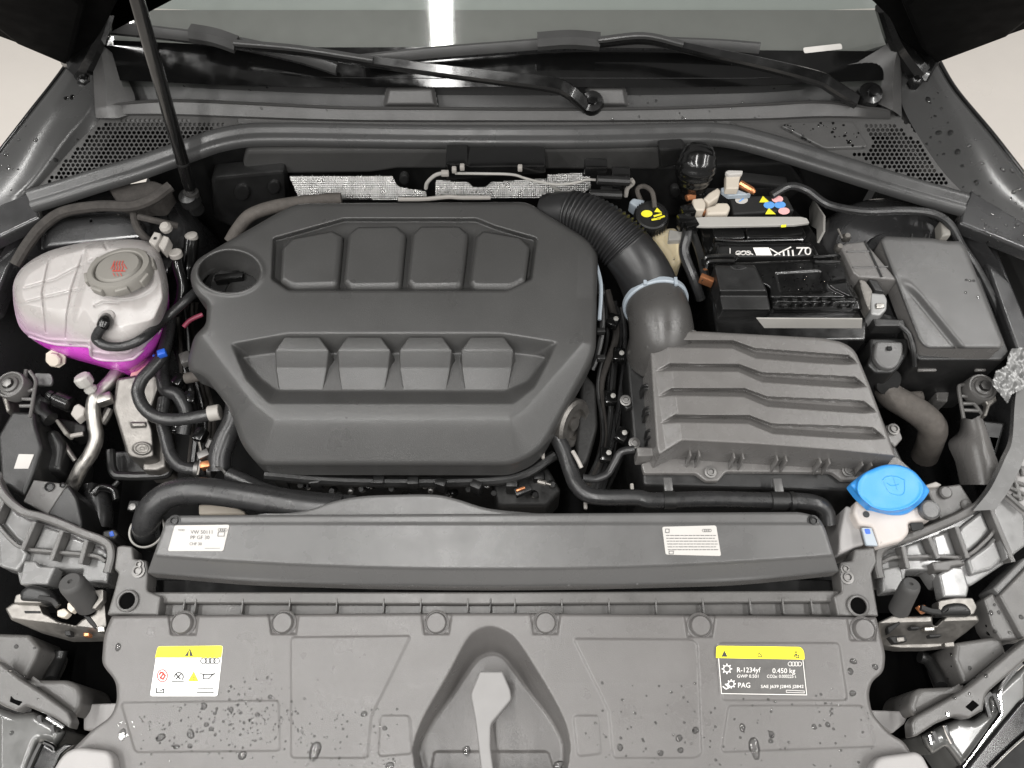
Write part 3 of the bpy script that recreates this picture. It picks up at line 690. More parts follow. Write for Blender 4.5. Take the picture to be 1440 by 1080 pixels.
# oil filler cap down in the well
oc = thing('oil_filler_cap', 'black oil filler cap deep in the round well of the engine cover', 'oil cap', P(328,392,-.03))
c0 = P(326,395,-.012)
mk(lathe(c0-Vector((0,0,.03)), NB, [(.05,0),(.05,.012),(.034,.016),(.034,.028),(.031,.031),(.01,.032)], 32), 'cap_body', 'dark_plastic', oc)
mk(box(c0+Vector((0,-.002,.008)), .044, .012, .016, rz=.12, bev=.003), 'grip', 'black_gloss', oc)

# ================================================================== ENGINE beneath the cover
eb = thing('engine_block', 'black engine block and fittings showing round the edge of the engine cover', 'engine', P(560,500,-.3))
mk(slab(fillet([(420,300),(740,298),(815,350),(818,480),(740,630),(380,640),(320,560),(300,500),(310,400)], 10), -.005, [(0,-.25),(0,-.01),(.01,0)]), 'block', 'cast_dark', eb)
random.seed(3)
for k in range(26):        # small fittings in the dark gap ahead of the cover
    x = 400+k*15+random.uniform(-5,5); y = 672+random.uniform(-4,14)
    c = P(x, y, -.05-random.random()*.03)
    if k % 3: mk(lathe(c-Vector((0,0,.03)), Vector((random.uniform(-.4,.4),-.5,1)), [(.006,0),(.006,.02),(.004,.022),(.004,.03)], 10), 'fitting', random.choice(['dark_plastic','cast_dark','black_gloss']), eb)
    else: mk(box(c, .016, .012, .03, rz=random.uniform(-.5,.5)), 'fitting', 'dark_plastic', eb)
for x, y in ((494,689),(606,688)): mk(lathe(P(x,y,-.04), (0,-.8,.6), [(.004,0),(.004,.006),(.002,.007),(.002,.003)], 12), 'bolt_head', 'steel', eb)
mk(tube([P(372,668,-.03),P(470,676,-.05),P(600,678,-.06),P(720,672,-.05),P(780,640,-.05)], .008, 10), 'pipe', 'dark_plastic', eb)
c = P(795,592,-.04)
mk(lathe(c, Vector((.75,-.5,.35)), [(.034,0),(.038,.004),(.038,.016),(.034,.02),(.024,.02),(.024,.012),(.01,.012),(.01,.018),(.0,.018)], 28), 'pulley', 'cast_alu', eb)
mk(slab(fillet([(817,518),(838,540),(841,600),(826,650),(806,668),(812,600)], 8), -.045, rp(.05,.006)), 'timing_cover', 'cast_dark', eb)
mk(tube([P(840,395,.0),P(846,430,.0),P(846,470,-.005),P(838,505,-.015),P(832,520,-.02)], .0048, 8), 'cable', 'dark_plastic', eb)
mk(tube([P(835,360,.02),P(845,400,.015),P(843,450,.01)], .003, 8), 'cable', 'grey_blue', eb)
for y in (412,466,504): mk(box(P(845,y,.008), .012,.008,.01), 'cable_clip', 'dark_plastic', eb)
mk(box(P(735,690,-.05), .024,.012,.012, rz=.4), 'connector', 'dark_plastic', eb)
mk(box(P(732,688,-.04), .014,.004,.005, rz=.4), 'connector_seal', 'copper', eb)
mk(lathe(P(757,677,-.04), (1,-.4,.3), [(.004,0),(.004,.012),(.002,.013),(.002,.02)], 8), 'sensor_tip', 'zinc', eb)
mk(slab(fillet([(690,672),(770,655),(790,690),(770,712),(700,712)], 6), -.08, rp(.06,.006)), 'bracket', 'cast_dark', eb)
mk(box(P(758,626,-.03), .01,.01,.02, rz=.4), 'connector', 'clip_white', eb)

# harness cables down both flanks of the engine
eh = thing('engine_harness', 'black cable harness with plugs in the dark gap between engine cover and airbox', 'cable harness', P(865,540,-.15))
random.seed(9)
for k in range(7):
    x = 848+k*6; mk(tube([P(x+random.uniform(-4,4),400+k*8,-.03-.012*k),P(x+8+random.uniform(-6,6),470,-.05-.01*k),P(x+random.uniform(-10,6),540,-.06-.01*k),P(x-6+random.uniform(-8,8),620,-.09-.008*k),P(x-30,690,-.11)], random.choice([.003,.004,.0055]), 8), 'cable', random.choice(['rubber','dark_plastic','loom']), eh)
for x, y, o in ((862,452,-.03),(870,500,-.045),(858,560,-.06),(874,612,-.06),(852,640,-.07)):
    mk(box(P(x,y,o), .018,.022,.014, rz=random.uniform(-.5,.5), bev=.002), 'plug', 'black_gloss', eh); mk(lathe(P(x+4,y-3,o+.006), NB, [(.004,0),(.004,.003),(.002,.004)], 8), 'plug_pin', 'strap_grey', eh)
el_ = thing('left_engine_harness', 'dark cables and plugs in the gap between coolant tank and engine cover', 'cable harness', P(262,480,-.15))
for k in range(6):
    x = 246+k*6; mk(tube([P(x,425,-.03-.01*k),P(x+random.uniform(-8,8),470,-.05-.01*k),P(x+10,530,-.07-.008*k),P(x+24,590,-.08-.008*k),P(x+20,650,-.1)], random.choice([.003,.0045,.006]), 8), 'cable', random.choice(['rubber','dark_plastic','loom']), el_)
for x, y, o in ((262,505,-.03),(252,535,-.05),(268,560,-.05),(250,600,-.06),(282,612,-.05)):
    mk(box(P(x,y,o), .016,.02,.014, rz=random.uniform(-.5,.5), bev=.002), 'plug', random.choice(['black_gloss','carrier_plastic']), el_)
# ================================================================== INTAKE DUCT
du = thing('intake_duct', 'ribbed black intake duct curving from the engine cover to the airbox', 'air duct', P(880,380,-.05))
rc0 = P(921,424,-.004); axd = Vector((-.10,.96,-.16)).normalized(); pts = [P(768,300,.01),P(800,299,.028),P(838,314,.036),P(872,341,.033),P(900,376,.018),rc0+axd*.014,rc0-axd*.012]
nS = 24*6; rr = []
for i in range(nS*2+1):
    t = i/(nS*2); r = .030+.0135*min(1, t/.85)
    if 0.17 < t < .55: r += .0024*math.sin((t-.17)*2*math.pi/.0222)
    if t > .94: r += .002
    rr.append(r)
mk(tube(pts, rr, 32, 48), 'hose_body', 'duct_rubber', du, 179)
cl = rc0
mk(lathe(cl-axd*.006, axd, [(.0465,-.002),(.0485,-.002),(.0500,.0),(.0500,.007),(.0485,.009),(.0465,.009),(.0465,-.002)], 48, False), 'clamp', 'grey_blue', du)
u_ = axd.cross(Vector((1,0,0))).normalized()
for a in (-.45, .5): mk(box(cl+Vector((math.sin(a)*.05, .004, math.cos(a)*.05)), .005,.014,.006, bev=.001), 'clamp_lug', 'grey_blue', du)
mk(lathe(P(777,288,.0), NB, [(.013,0),(.013,.006),(.01,.008),(.005,.008),(.004,.012)], 14), 'duct_screw', 'dark_plastic', du)

# ================================================================== AIRBOX
ab_ = thing('airbox', 'dark grey airbox with four stepped grooves across its lid', 'airbox', P(1060,580,-.2))
LT = fillet(zJ([(232,118),(320,80),(450,82),(1000,112),(1095,130,22),(1150,165,22),(1215,320),(1333,642),(1060,614),(700,588),(378,572),(275,637),(262,600),(240,250)]), 4)
SLOTP = [zJ(q) for q in (
 [(236,158),(302,119),(608,121),(705,156),(1060,182),(1120,186),(1170,226),(1110,232),(960,224),(706,204),(604,160),(305,155)],
 [(248,266),(322,224),(635,227),(735,264),(1090,280),(1150,284),(1210,330),(1145,336),(1000,328),(734,310),(630,264),(325,259)],
 [(258,376),(332,334),(660,335),(760,372),(1130,387),(1190,392),(1255,443),(1185,449),(1040,440),(759,420),(653,376),(335,370)],
 [(270,496),(345,453),(680,455),(780,493),(1170,505),(1230,510),(1295,561),(1225,567),(1080,560),(784,541),(673,496),(350,490)])]
def pd(poly, X, Y):
    d = np.full(np.shape(X), 1e9)
    for (x0, y0), (x1, y1) in zip(poly[:-1], poly[1:]):
        ex, ey = x1-x0, y1-y0; t = np.clip(((X-x0)*ex+(Y-y0)*ey)/(ex*ex+ey*ey), 0, 1); d = np.minimum(d, np.hypot(X-x0-t*ex, Y-y0-t*ey))
    return d
def hab(X, Y):
    h = .034+rover(sdf(LT, X, Y), 4, .004)
    edge = zJ([(310,80),(378,572)]); x_ = edge[0][0]+(Y-edge[0][1])*(edge[1][0]-edge[0][0])/(edge[1][1]-edge[0][1])
    h = h-.012*lin(0, 24, x_-X)
    for q in SLOTP:
        u, l = q[:7], [q[0]]+q[7:][::-1]+[q[6]]
        h = h-np.where(sdf(q, X, Y) > 0, .0165*sst(0, 4.0, pd(u, X, Y))*lin(0, 8.5, pd(l, X, Y)), 0)
    # terraces: each strip tips towards the groove ahead of it
    return h
mk(field((905,460,1265,650), .9, hab, LT), 'lid', 'box_plastic', ab_, 50)
mk(ringskirt(LT, hab, .058, out=.004), 'lid_wall', 'box_plastic', ab_, 50)
mk(slab(fillet(zJ([(196,672),(300,640),(1340,640),(1412,705),(1398,735),(1150,746),(1095,746),(1050,712),(575,708),(540,750),(485,750),(440,716),(208,716)]), 3), -.024, rp(.008,.002)), 'flange', 'box_plastic', ab_)
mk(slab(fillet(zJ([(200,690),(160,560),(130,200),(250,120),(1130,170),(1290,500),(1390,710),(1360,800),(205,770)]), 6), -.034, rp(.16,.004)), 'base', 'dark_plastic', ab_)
f0 = None
for a, b in ((405,445),(598,638),(788,828),(978,1018),(1163,1203)):
    for x in (a, b):
        k = .6 if x > 1100 else 1
        p = P(*zJ([(x, 652+(x-405)*.055)])[0], -.010)
        if f0 is None: f0 = mk(box(p, .0028,.010,.034, rx=-.1, bev=.0008), 'fin', 'box_plastic', ab_); f0p = p
        else: dup(f0, wl(ab_)+(p-f0p))
def screw(px, py, off, root, r=.0085, matn='steel'):
    c = P(px, py, off)
    mk(lathe(c, NB, [(r,0),(r,.0015),(r*.7,.002),(r*.66,.005),(r*.5,.0052),(r*.4,.003),(r*.01,.003)], 14), 'screw', matn, root)
for p in zJ([(505,712),(1118,706),(1322,520),(126,392),(165,582)]): screw(*p, -.021, ab_)
mk(slab(fillet(zJ([(1290,500),(1340,500),(1365,560),(1330,600),(1300,570)]), 3), -.024, rp(.008,.002)), 'screw_tab', 'box_plastic', ab_)
mk(slab(fillet(zJ([(100,380),(150,375),(160,420),(130,430)]), 3), -.026, rp(.008,.002)), 'screw_tab', 'dark_plastic', ab_)
for y in (215,330,345,430,455,530,560):
    p = zJ([(200+(y-215)*.1, y)])[0]; mk(tube([P(p[0]-6,p[1]+10,-.03),P(p[0]-3,p[1],-.014),P(p[0]+6,p[1]-2,-.006),P(p[0]+9,p[1]+3,-.01)], .0022, 6, 4), 'side_rib', 'dark_plastic', ab_)
mk(slab(fillet(zJ([(176,598),(262,600),(276,638),(180,640)]), 2), -.004, rp(.03,.002)), 'nozzle_block', 'box_plastic', ab_)
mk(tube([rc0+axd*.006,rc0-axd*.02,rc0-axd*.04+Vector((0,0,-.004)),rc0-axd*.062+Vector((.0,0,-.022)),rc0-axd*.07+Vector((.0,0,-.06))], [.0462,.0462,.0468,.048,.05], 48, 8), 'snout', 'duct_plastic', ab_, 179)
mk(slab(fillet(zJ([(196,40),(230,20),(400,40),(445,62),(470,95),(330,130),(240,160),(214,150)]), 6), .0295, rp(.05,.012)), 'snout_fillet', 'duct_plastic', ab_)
for k, (x, y, t) in enumerate(((872,722,'4H0 129'),(872,732,'620 G'),(872,742,'PP-GF30'),(975,720,'5Q0 129 607'),(985,732,'5Q0 129'),(985,742,'607 AB'))):
    p = zJ([(x, y)])[0]; text(t, p[0], p[1], 1.9, -.040, 'copper', ab_, s=0 if False else S)

# ================================================================== BATTERY
bt = thing('battery', 'black car battery with label stickers and a shiny black cover behind the airbox', 'battery', P(1090,400,-.15))
mk(slab(fillet([(990,262),(1088,262),(1130,305),(1165,352),(1222,440),(1218,478),(1008,478),(1000,400),(982,310)], 4), .006, rp(.17,.004)), 'case', 'black_gloss', bt)
mk(slab(fillet(zH([(668,268),(960,268),(1000,345),(690,365)]), 3), .034, rp(.03,.003)), 'rear_lid', 'deep_black', bt)
mk(slab(fillet(zH([(580,428),(740,428),(752,486),(596,488)]), 4), .028, rp(.02,.003)), 'cell_cover', 'black_gloss', bt)
mk(slab(fillet(zH([(750,428),(1040,428),(1062,470),(1040,486),(758,486)]), 4), .028, rp(.02,.003)), 'cell_cover', 'black_gloss', bt)
mk(slab(fillet(zH([(590,500),(1085,500),(1130,575),(610,580)]), 6), .024, rp(.02,.003)), 'cell_cover', 'dark_plastic', bt)
# rim lines
mk(tube([P(*p,.030) for p in zH([(598,492),(700,500),(860,496),(1040,492)])], .0018, 6), 'rim', 'black_gloss', bt)
mk(tube([P(*p,.028) for p in zH([(596,580),(610,530),(640,518),(900,516),(1060,512),(1090,540),(1105,575)])], .0022, 6), 'rim', 'black_gloss', bt)
# front cover with fuse carrier
def hbc(X, Y):
    o = fillet(zb([(115,165),(260,150),(1040,120),(1090,260),(1190,440),(1195,500),(540,510),(530,420),(520,330)]), 5)
    d = sdf(o, X, Y); h = .034+rover(d, 4, .006)
    yl = zb([(0,395)])[0][1]; h = h-.012*sst(0, 7, Y-yl)-.008*sst(0,3,Y-zb([(0,480)])[0][1])
    r = sdf(fillet(zb([(930,290),(1090,270),(1170,440),(1080,400),(960,340)]), 4), X, Y); h = h+.004*sst(0, 4, r)
    r = sdf(fillet(zb([(560,220),(900,200),(940,370),(600,380)]), 5), X, Y); h = h-.002*sst(0, 3, r)
    return h
kb = fillet(zb([(115,165),(260,150),(1040,120),(1090,260),(1190,440),(1195,500),(540,510),(530,420),(520,330)]), 5)
mk(field((1000,360,1216,442), 1.2, hbc, kb), 'fuse_carrier', 'black_gloss', bt, 50)
mk(ringskirt(kb, hbc, .03), 'carrier_wall', 'black_gloss', bt, 50)
tcv = fillet(zb([(120,170),(420,170),(505,350),(520,420),(535,500),(185,505),(165,420),(160,345)]), 4)
def htc(X, Y):
    yl = zb([(0,350)])[0][1]; return .042+rover(sdf(tcv, X, Y), 3, .004)-.012*sst(0, 9, Y-yl)-.006*sst(0, 2.5, Y-zb([(0,488)])[0][1])
mk(field((1000,370,1088,442), 1.0, htc, tcv), 'terminal_cover', 'dark_plastic', bt, 50)
mk(ringskirt(tcv, htc, .03), 'terminal_wall', 'dark_plastic', bt, 50)
mk(slab(fillet(zb([(240,175),(275,165),(340,165),(365,185),(330,200),(270,200)]), 1.5), .0425, rp(.004,.001)), 'lever', 'dark_plastic', bt)
mk(box(P(*zb([(305,188)])[0], .0435), .005,.003,.003, bev=.0005), 'lever_slot', 'deep_black', bt)
mk(tube([P(*p,.036) for p in zb([(50,170),(55,120),(130,105),(260,105),(290,125)])], .0035, 8), 'cable_rail', 'black_gloss', bt)
mk(tube([P(*p,.036) for p in zb([(60,200),(75,150),(150,140),(270,140)])], .0035, 8), 'cable_rail', 'black_gloss', bt)
mk(tube([P(*p,.036) for p in zb([(840,110),(920,105),(1010,100),(1035,120)])], .003, 8), 'cable_rail', 'black_gloss', bt)
mk(tube([P(*p,.036) for p in zb([(850,150),(930,150),(1030,145)])], .003, 8), 'cable_rail', 'black_gloss', bt)
for k in range(9):
    p = zb([(560+k*70, 425+((k*37) % 20))])[0]; mk(box(P(p[0],p[1]+3,.026), .007,.005,.005, bev=.001), 'fuse_stud', random.choice(['black_gloss','dark_plastic','black_gloss']), bt)
mk(box(P(*zb([(70,280)])[0], .02), .021,.008,.016, rz=-.5, bev=.001), 'positive_lug', 'copper', bt)
lb = flat(zb([(432,556),(1196,560),(1192,626),(488,624)]), .0, 0, 0)
yb = P(1140,452,.002).y-.001
fr = [PL(*p, (0, P(1140,470,.0).y-.006, 0), Vector((0,1,0))) for p in zb([(432,556),(1196,560),(1192,626),(488,624)])]
m_ = MB().add(fr+[v+Vector((0,.002,0)) for v in fr], [(0,1,2,3),(7,6,5,4),(0,4,5,1),(1,5,6,2),(2,6,7,3),(3,7,4,0)])
mk(m_, 'front_label', 'strap_grey', bt)
# writing and stickers
text('I', *zb([(240,68)])[0], 8, .025, 'print_white', bt, lift=.0006)
mb = MB()
for cx in (300, 335, 372): mb.merge(line(circ(*zb([(cx,80)])[0], 3.4, 2.6, 12), 1.2, .025, close=True))
mb.merge(line(zb([(282,92),(345,66),(405,92)]), 1.3, .025)); mb.merge(line(zb([(530,50),(600,92)]), 1.8, .025)); mb.merge(line(zb([(680,38),(560,98)]), 1.8, .025))
for x in (625,660,692): mb.merge(line(zb([(x,62),(x+4,98)]), 2.4, .025))
mb.merge(flat(zb([(405,42),(520,40),(545,98),(430,98)]), .025, lift=.0007))
mk(mb, 'printed_symbols', 'print_white', bt)
text('70', *zb([(775,70)])[0], 11.5, .025, 'print_white', bt, wpx=20, lift=.0006)
mk(line(zb([(722,44),(800,44)]), 2, .025, lift=.0007), 'printed_bar', 'print_white', bt)
for kx, ky, r, mn in ((730,292,9,'label_grey'),(912,288,8,'pink_print'),(870,318,8,'blue_print'),(925,317,8,'blue_print'),(945,348,8,'pink_print')):
    p = zH([(kx, ky)])[0]; mk(flat(circ(p[0], p[1], r, r*.62, 20), .034, lift=.0008), 'sticker', mn, bt)
for kx, ky in ((845,290),(875,350)):
    p = zH([(kx, ky)])[0]; mk(flat([(p[0]-7,p[1]+4),(p[0]+8,p[1]+4),(p[0]-2,p[1]-5)], .034, lift=.0008), 'sticker', 'yellow_print', bt)
p = zH([(730,292)])[0]; mk(line([(p[0]-3,p[1]+2),(p[0]+3,p[1]-2)], 1.6, .034, lift=.0012), 'sticker_print', 'blue_print', bt)

# ================================================================== BATTERY STRAP
stp = thing('battery_clamp_bar', 'pale grey metal bar clamping the battery top, upright plate at its right end', 'clamp bar', P(1060,320,.0))
mk(slab(fillet(zH([(492,380),(560,376),(1030,376),(1062,384),(1075,408),(1000,418),(560,426),(500,424)]), 1.5), .044, rp(.004,.001)), 'bar', 'strap_grey', stp)
q = [PL(*p, P(1150,320,.03), Vector((.93,-.36,0)).normalized()) for p in zH([(1070,330),(1090,288),(1145,372),(1143,450),(1112,508),(1110,440),(1075,420)])]
nn = Vector((.93,-.36,0)).normalized()*.003
mk(MB().add(q+[v+nn for v in q], [tuple(range(7)), tuple(reversed(range(7,14)))]+[(i,(i+1)%7,7+(i+1)%7,7+i) for i in range(7)]), 'upright_plate', 'strap_grey', stp)
q = [P(*p, .044) for p in zH([(492,382),(520,382),(508,440)])]
mk(MB().add([q[0],q[1],q[1]+Vector((0,-.004,-.05)),q[0]+Vector((0,-.004,-.05))], [(0,1,2,3)]), 'bent_end', 'strap_grey', stp)
mk(flat(zH([(930,419),(956,416),(956,429),(930,431)]), .0445, lift=.0005), 'paint_dab', 'yellow_print', stp)

# ================================================================== BATTERY TERMINAL CLAMP
tm = thing('terminal_clamp', 'beige negative terminal clamp with copper braid behind the battery', 'terminal clamp', P(1000,290,.0))
mk(slab(fillet(za([(530,280),(640,270),(670,330),(655,400),(545,400)]), 3), .046, rp(.022,.003)), 'clamp_body', 'beige_part', tm)
mk(slab(fillet(za([(640,280),(700,220),(790,165),(822,200),(800,262),(700,330)]), 2), .044, rp(.016,.003)), 'clamp_arm', 'beige_part', tm)
mk(slab(fillet(za([(668,365),(760,342),(780,318),(890,318),(922,365),(890,432),(680,440)]), 3), .041, rp(.014,.004)), 'clamp_sleeve', 'beige_part', tm)
mk(box(P(*za([(600,420)])[0], .036), .017,.008,.01, bev=.001), 'copper_end', 'copper', tm)
mk(tube([P(*p,.04) for p in za([(470,280),(500,270),(560,275)])], .005, 8), 'copper_braid', 'copper', tm)
mk(slab(fillet(za([(820,170),(900,150),(1000,190),(1130,240),(900,250),(830,200)]), 2), .044, rp(.008,.002)), 'sensor_body', 'grey_blue', tm)
mk(slab(fillet(za([(870,20),(1040,10),(1010,80),(1000,180),(870,180)]), 2), .058, rp(.012,.002)), 'sensor_plug', 'beige_part', tm)
mk(slab(fillet(za([(862,10),(890,-10),(1045,-6),(1040,30),(900,40)]), 2), .064, rp(.006,.002)), 'plug_lip', 'label_grey', tm)
mk(tube([P(*p,.046) for p in za([(1010,130),(1060,160),(1130,200),(1160,225)])], [.006,.006,.0055,.003], 10), 'ground_cable', 'copper', tm)

# ================================================================== FUSE BOX
fb = thing('fuse_box', 'grey lidded fuse box beside the battery at the right fender', 'fuse box', P(1340,440,-.15))
FL = fillet([(1237,338,8),(1244,332,4),(1310,335),(1330,339),(1350,339,10),(1357,346,10),(1412,482,8),(1408,490,6),(1302,490,10),(1292,480,8)], 4)
def hfb(X, Y):
    h = .036+rover(sdf(FL, X, Y), 5, .006)
    a = np.array(zI([(600,590)])[0]); b = np.array(zI([(985,1060)])[0]); e = (b-a)/np.linalg.norm(b-a); sd = (X-a[0])*e[1]-(Y-a[1])*e[0]
    return h-.012*sst(0, 16, -sd)*sst(385, 420, Y)
mk(field((1232,328,1418,494), 1.5, hfb, FL), 'lid', 'slab_plastic', fb, 179)
mk(ringskirt(FL, hfb, .028), 'lid_wall', 'box_plastic', fb, 50)
mk(slab(fillet([(1232,342),(1360,342),(1420,496),(1412,506),(1292,506),(1284,490)], 5), -.002, rp(.15,.003)), 'base', 'dark_plastic', fb)
yf_ = P(1350,498,.0).y-.004
for o_ in ([(975,65),(1000,65),(1020,130),(1010,150)], [(1085,65),(1108,65),(1140,160),(1120,158)], [(1010,90),(1090,90),(1092,102),(1012,102)], [(1012,124),(1098,124),(1098,136),(1014,136)]):
    m_ = [PL(*p, (0,yf_,0), Vector((0,1,0))) for p in zK(o_)]
    mk(MB().add(m_+[v+Vector((0,.006,0)) for v in m_], [(0,1,2,3),(0,4,5,1),(1,5,6,2),(2,6,7,3),(3,7,4,0)]), 'latch_bar', 'box_plastic', fb)
mk(box(P(1303,520,-.03), .028,.006,.005), 'base_rib', 'box_plastic', fb)
mk(box(P(1378,520,-.03), .016,.006,.005), 'base_rib', 'box_plastic', fb)
text('FUSE', *zI([(775,460)])[0], 4, .036, 'carrier_plastic', fb) if False else None
mk(tube([P(*p,.020) for p in zI([(680,380),(690,405),(760,410),(780,385)])], .002, 6), 'hinge_loop', 'dark_plastic', fb)

# ================================================================== JUNCTION COVER + CONNECTORS between battery and fuse box
jc = thing('junction_cover', 'ribbed grey junction cover wedged between battery and fuse box', 'junction box', P(1220,370,-.02))
mk(slab(fillet(zI([(200,460),(240,440),(365,425),(590,690),(480,680),(330,670),(290,640)]), 2), .032, rp(.04,.003)), 'cover', 'box_plastic', jc)
for a, b in (((245,500),(400,495)),((285,605),(520,600))):
    mk(tube([P(*p,.033) for p in zI([a,b])], .0012, 6), 'ridge', 'slab_plastic', jc)
mk(tube([P(*p,.033) for p in zI([(365,425),(480,670)])], .0016, 6), 'ridge', 'dark_plastic', jc)
mk(slab(fillet(zI([(390,680),(450,690),(500,770),(440,760)]), 2), .034, rp(.02,.002)), 'tongue', 'dark_plastic', jc)
cn = thing('silver_plug', 'silver metal lever plug at the right front corner of the battery cover', 'plug', P(1235,430,0))
mk(slab(fillet(zI([(395,770),(500,780),(520,820),(515,890),(470,930),(410,920)]), 3), .028, rp(.03,.003)), 'plug_body', 'foil', cn)
mk(slab(fillet(zI([(325,680),(370,690),(420,760),(400,900),(375,850),(345,760)]), 3), .030, rp(.02,.002)), 'lever', 'zinc', cn)
mk(slab(fillet(zI([(440,845),(500,845),(500,875),(445,880)]), 1.5), .031, rp(.004,.001)), 'plug_window', 'aluminium', cn)
for p in zI([(230,415),(180,485)]): mk(lathe(P(*p,.02), NB, [(.006,0),(.007,.006),(.004,.012),(.0,.012)], 12), 'stud', 'zinc', cn)
mk(tube([P(*p,.03) for p in zI([(185,345),(195,370),(215,410)])], .0015, 6), 'stud_wire', 'zinc', cn)
cb = thing('connector_block', 'dark multi-pin connector with rounded grey face ahead of the fuse box', 'connector', P(1250,490,-.1))
mk(slab(fillet(zI([(420,945),(630,955),(640,1000),(440,1000)]), 2), .018, rp(.02,.002)), 'top', 'dark_plastic', cb)
mk(slab(fillet(zK([(400,0),(660,0),(660,100),(600,200),(560,235),(440,235),(380,180),(405,110)]), 4), -.004, rp(.09,.004)), 'housing', 'dark_plastic', cb)
mk(slab(fillet(zK([(440,20),(625,25),(625,110,14),(590,190,14),(530,212,14),(470,190,14),(425,130,14)]), 6), .004, rp(.012,.003)), 'face', 'slab_plastic', cb)
mk(box(P(*zK([(530,72)])[0], .006), .007,.006,.004, bev=.001), 'latch', 'deep_black', cb)
mk(lathe(P(*zK([(500,280)])[0], -.045), Vector((.1,-.75,.5)), [(.019,-.01),(.0205,-.008),(.0205,.01),(.019,.012)], 24), 'collar', 'dark_plastic', cb)
mk(tube([P(1262,455,.015),P(1278,470,.012),P(1284,490,.008),P(1286,515,-.01)], .004, 8), 'cable', 'dark_plastic', cb)
for x, y in ((1283,440),(1287,452)): mk(box(P(x,y,.016), .009,.008,.008), 'cable_clip', 'strap_grey', cb)
solo(tube([P(*p[:2], p[2]) for p in zS([(250,240,-.06),(320,340,-.065),(450,420,-.07),(590,510,-.075),(670,610,-.085),(650,720,-.11),(600,850,-.15)])], [.018,.020,.0205,.021,.021,.02,.02], 16), 'wrapped_hose', 'cloth_hose', 'thick brown cloth-wrapped hose curling down right of the airbox', 'hose')
solo(slab(fillet(zS([(400,310),(440,290),(600,280),(620,340),(610,400),(540,380),(480,360)]), 8), -.075, rp(.05,.008)), 'foam_block', 'cloth_hose', 'small grey-brown foam block under the fuse box', 'foam block')
wc = thing('white_clip', 'tiny white clip beside the cloth-wrapped hose collar', 'clip', P(1267,551,-.06))
mk(box(P(1267,550,-.055), .009,.008,.007), 'clip_body', 'clip_white', wc)

# ================================================================== BRAKE FLUID RESERVOIR
br = thing('brake_reservoir', 'pale yellow brake fluid reservoir with black cap and yellow print', 'fluid reservoir', P(930,340,-.08))
mk(slab(fillet(zH([(270,430),(400,420),(440,470),(430,600),(380,620),(280,480)]), 6), .0, rp(.08,.01)), 'tank', 'brake_white', br)
mk(slab(fillet(zH([(365,440),(455,455),(460,490),(360,495)]), 2), .010, rp(.01,.002)), 'bracket', 'strap_grey', br)
bc = P(917,302,.022)
mk(lathe(bc-NB*.03, NB, [(.024,0),(.024,.012),(.0265,.013),(.0265,.026),(.025,.029),(.022,.030),(.0215,.0285),(.0,.0285)], 36), 'cap', 'dark_plastic', br)
mb = MB()
for k in range(36):
    a = k*math.pi/18; mb.merge(box(bc-NB*.011+Vector((math.cos(a)*.0268, math.sin(a)*.0268, math.sin(a)*.0268*S)), .0018,.0018,.012, rz=a, bev=0))
mk(mb, 'knurling', 'dark_plastic', br)
o_ = .0222
mk(flat(circ(909.5,300.5,8,5,20), o_, lift=.0), 'yellow_disc', 'yellow_print', br)
mk(flat([(920,298),(931,299),(924,292)], o_, lift=.0), 'yellow_sign', 'yellow_print', br)
for a in ([(920,304),(930,301)],[(925,307),(934,304)],[(917,309),(928,307)]): mk(line(a, 2.6, o_, lift=.0), 'yellow_line', 'yellow_print', br)
solo(tube([P(905,290,.0),P(896,268,.02),P(905,262,.025),P(917,270,.03),P(921,292,.024)], .0038, 8), 'sensor_cable', 'cloth_hose', 'thin grey cable looping over the brake reservoir cap', 'cable')
solo(slab(fillet(zH([(160,300),(180,280),(240,290),(250,325),(200,330)]), 3), .012, rp(.02,.003)), 'sensor_plug', 'grey_blue', 'blue-grey plug beside the brake reservoir cap', 'plug')
# black rubber bellows on the firewall
bw = [P(984,208,.075),P(980,228,.07),P(976,250,.05),P(974,275,.02)]
rr = [.020+.011*math.sin(math.pi*min(1,i/60*1.15))+.0004*math.sin(i*.9) for i in range(61)]
solo(tube(bw, rr, 24, 20), 'bellows', 'black_gloss', 'glossy black ribbed rubber bellows on the firewall left of the battery', 'rubber bellows', sharp=179)
# harness between brake reservoir and battery
hn = thing('battery_harness', 'black cable bundle with plugs running down the left side of the battery', 'cable', P(965,380,-.05))
mk(tube([P(968,300,.03),P(966,330,.03),P(962,355,.02),P(975,390,.01),P(985,420,-.02)], .008, 10), 'cable', 'rubber', hn)
mk(tube([P(975,330,.02),P(985,360,.02),P(992,395,.02)], .006, 10), 'cable', 'dark_plastic', hn)
for x, y in ((966,300),(970,318),(962,312)): mk(box(P(x,y,.035), .02,.018,.022, rz=.3), 'plug', 'black_gloss', hn)
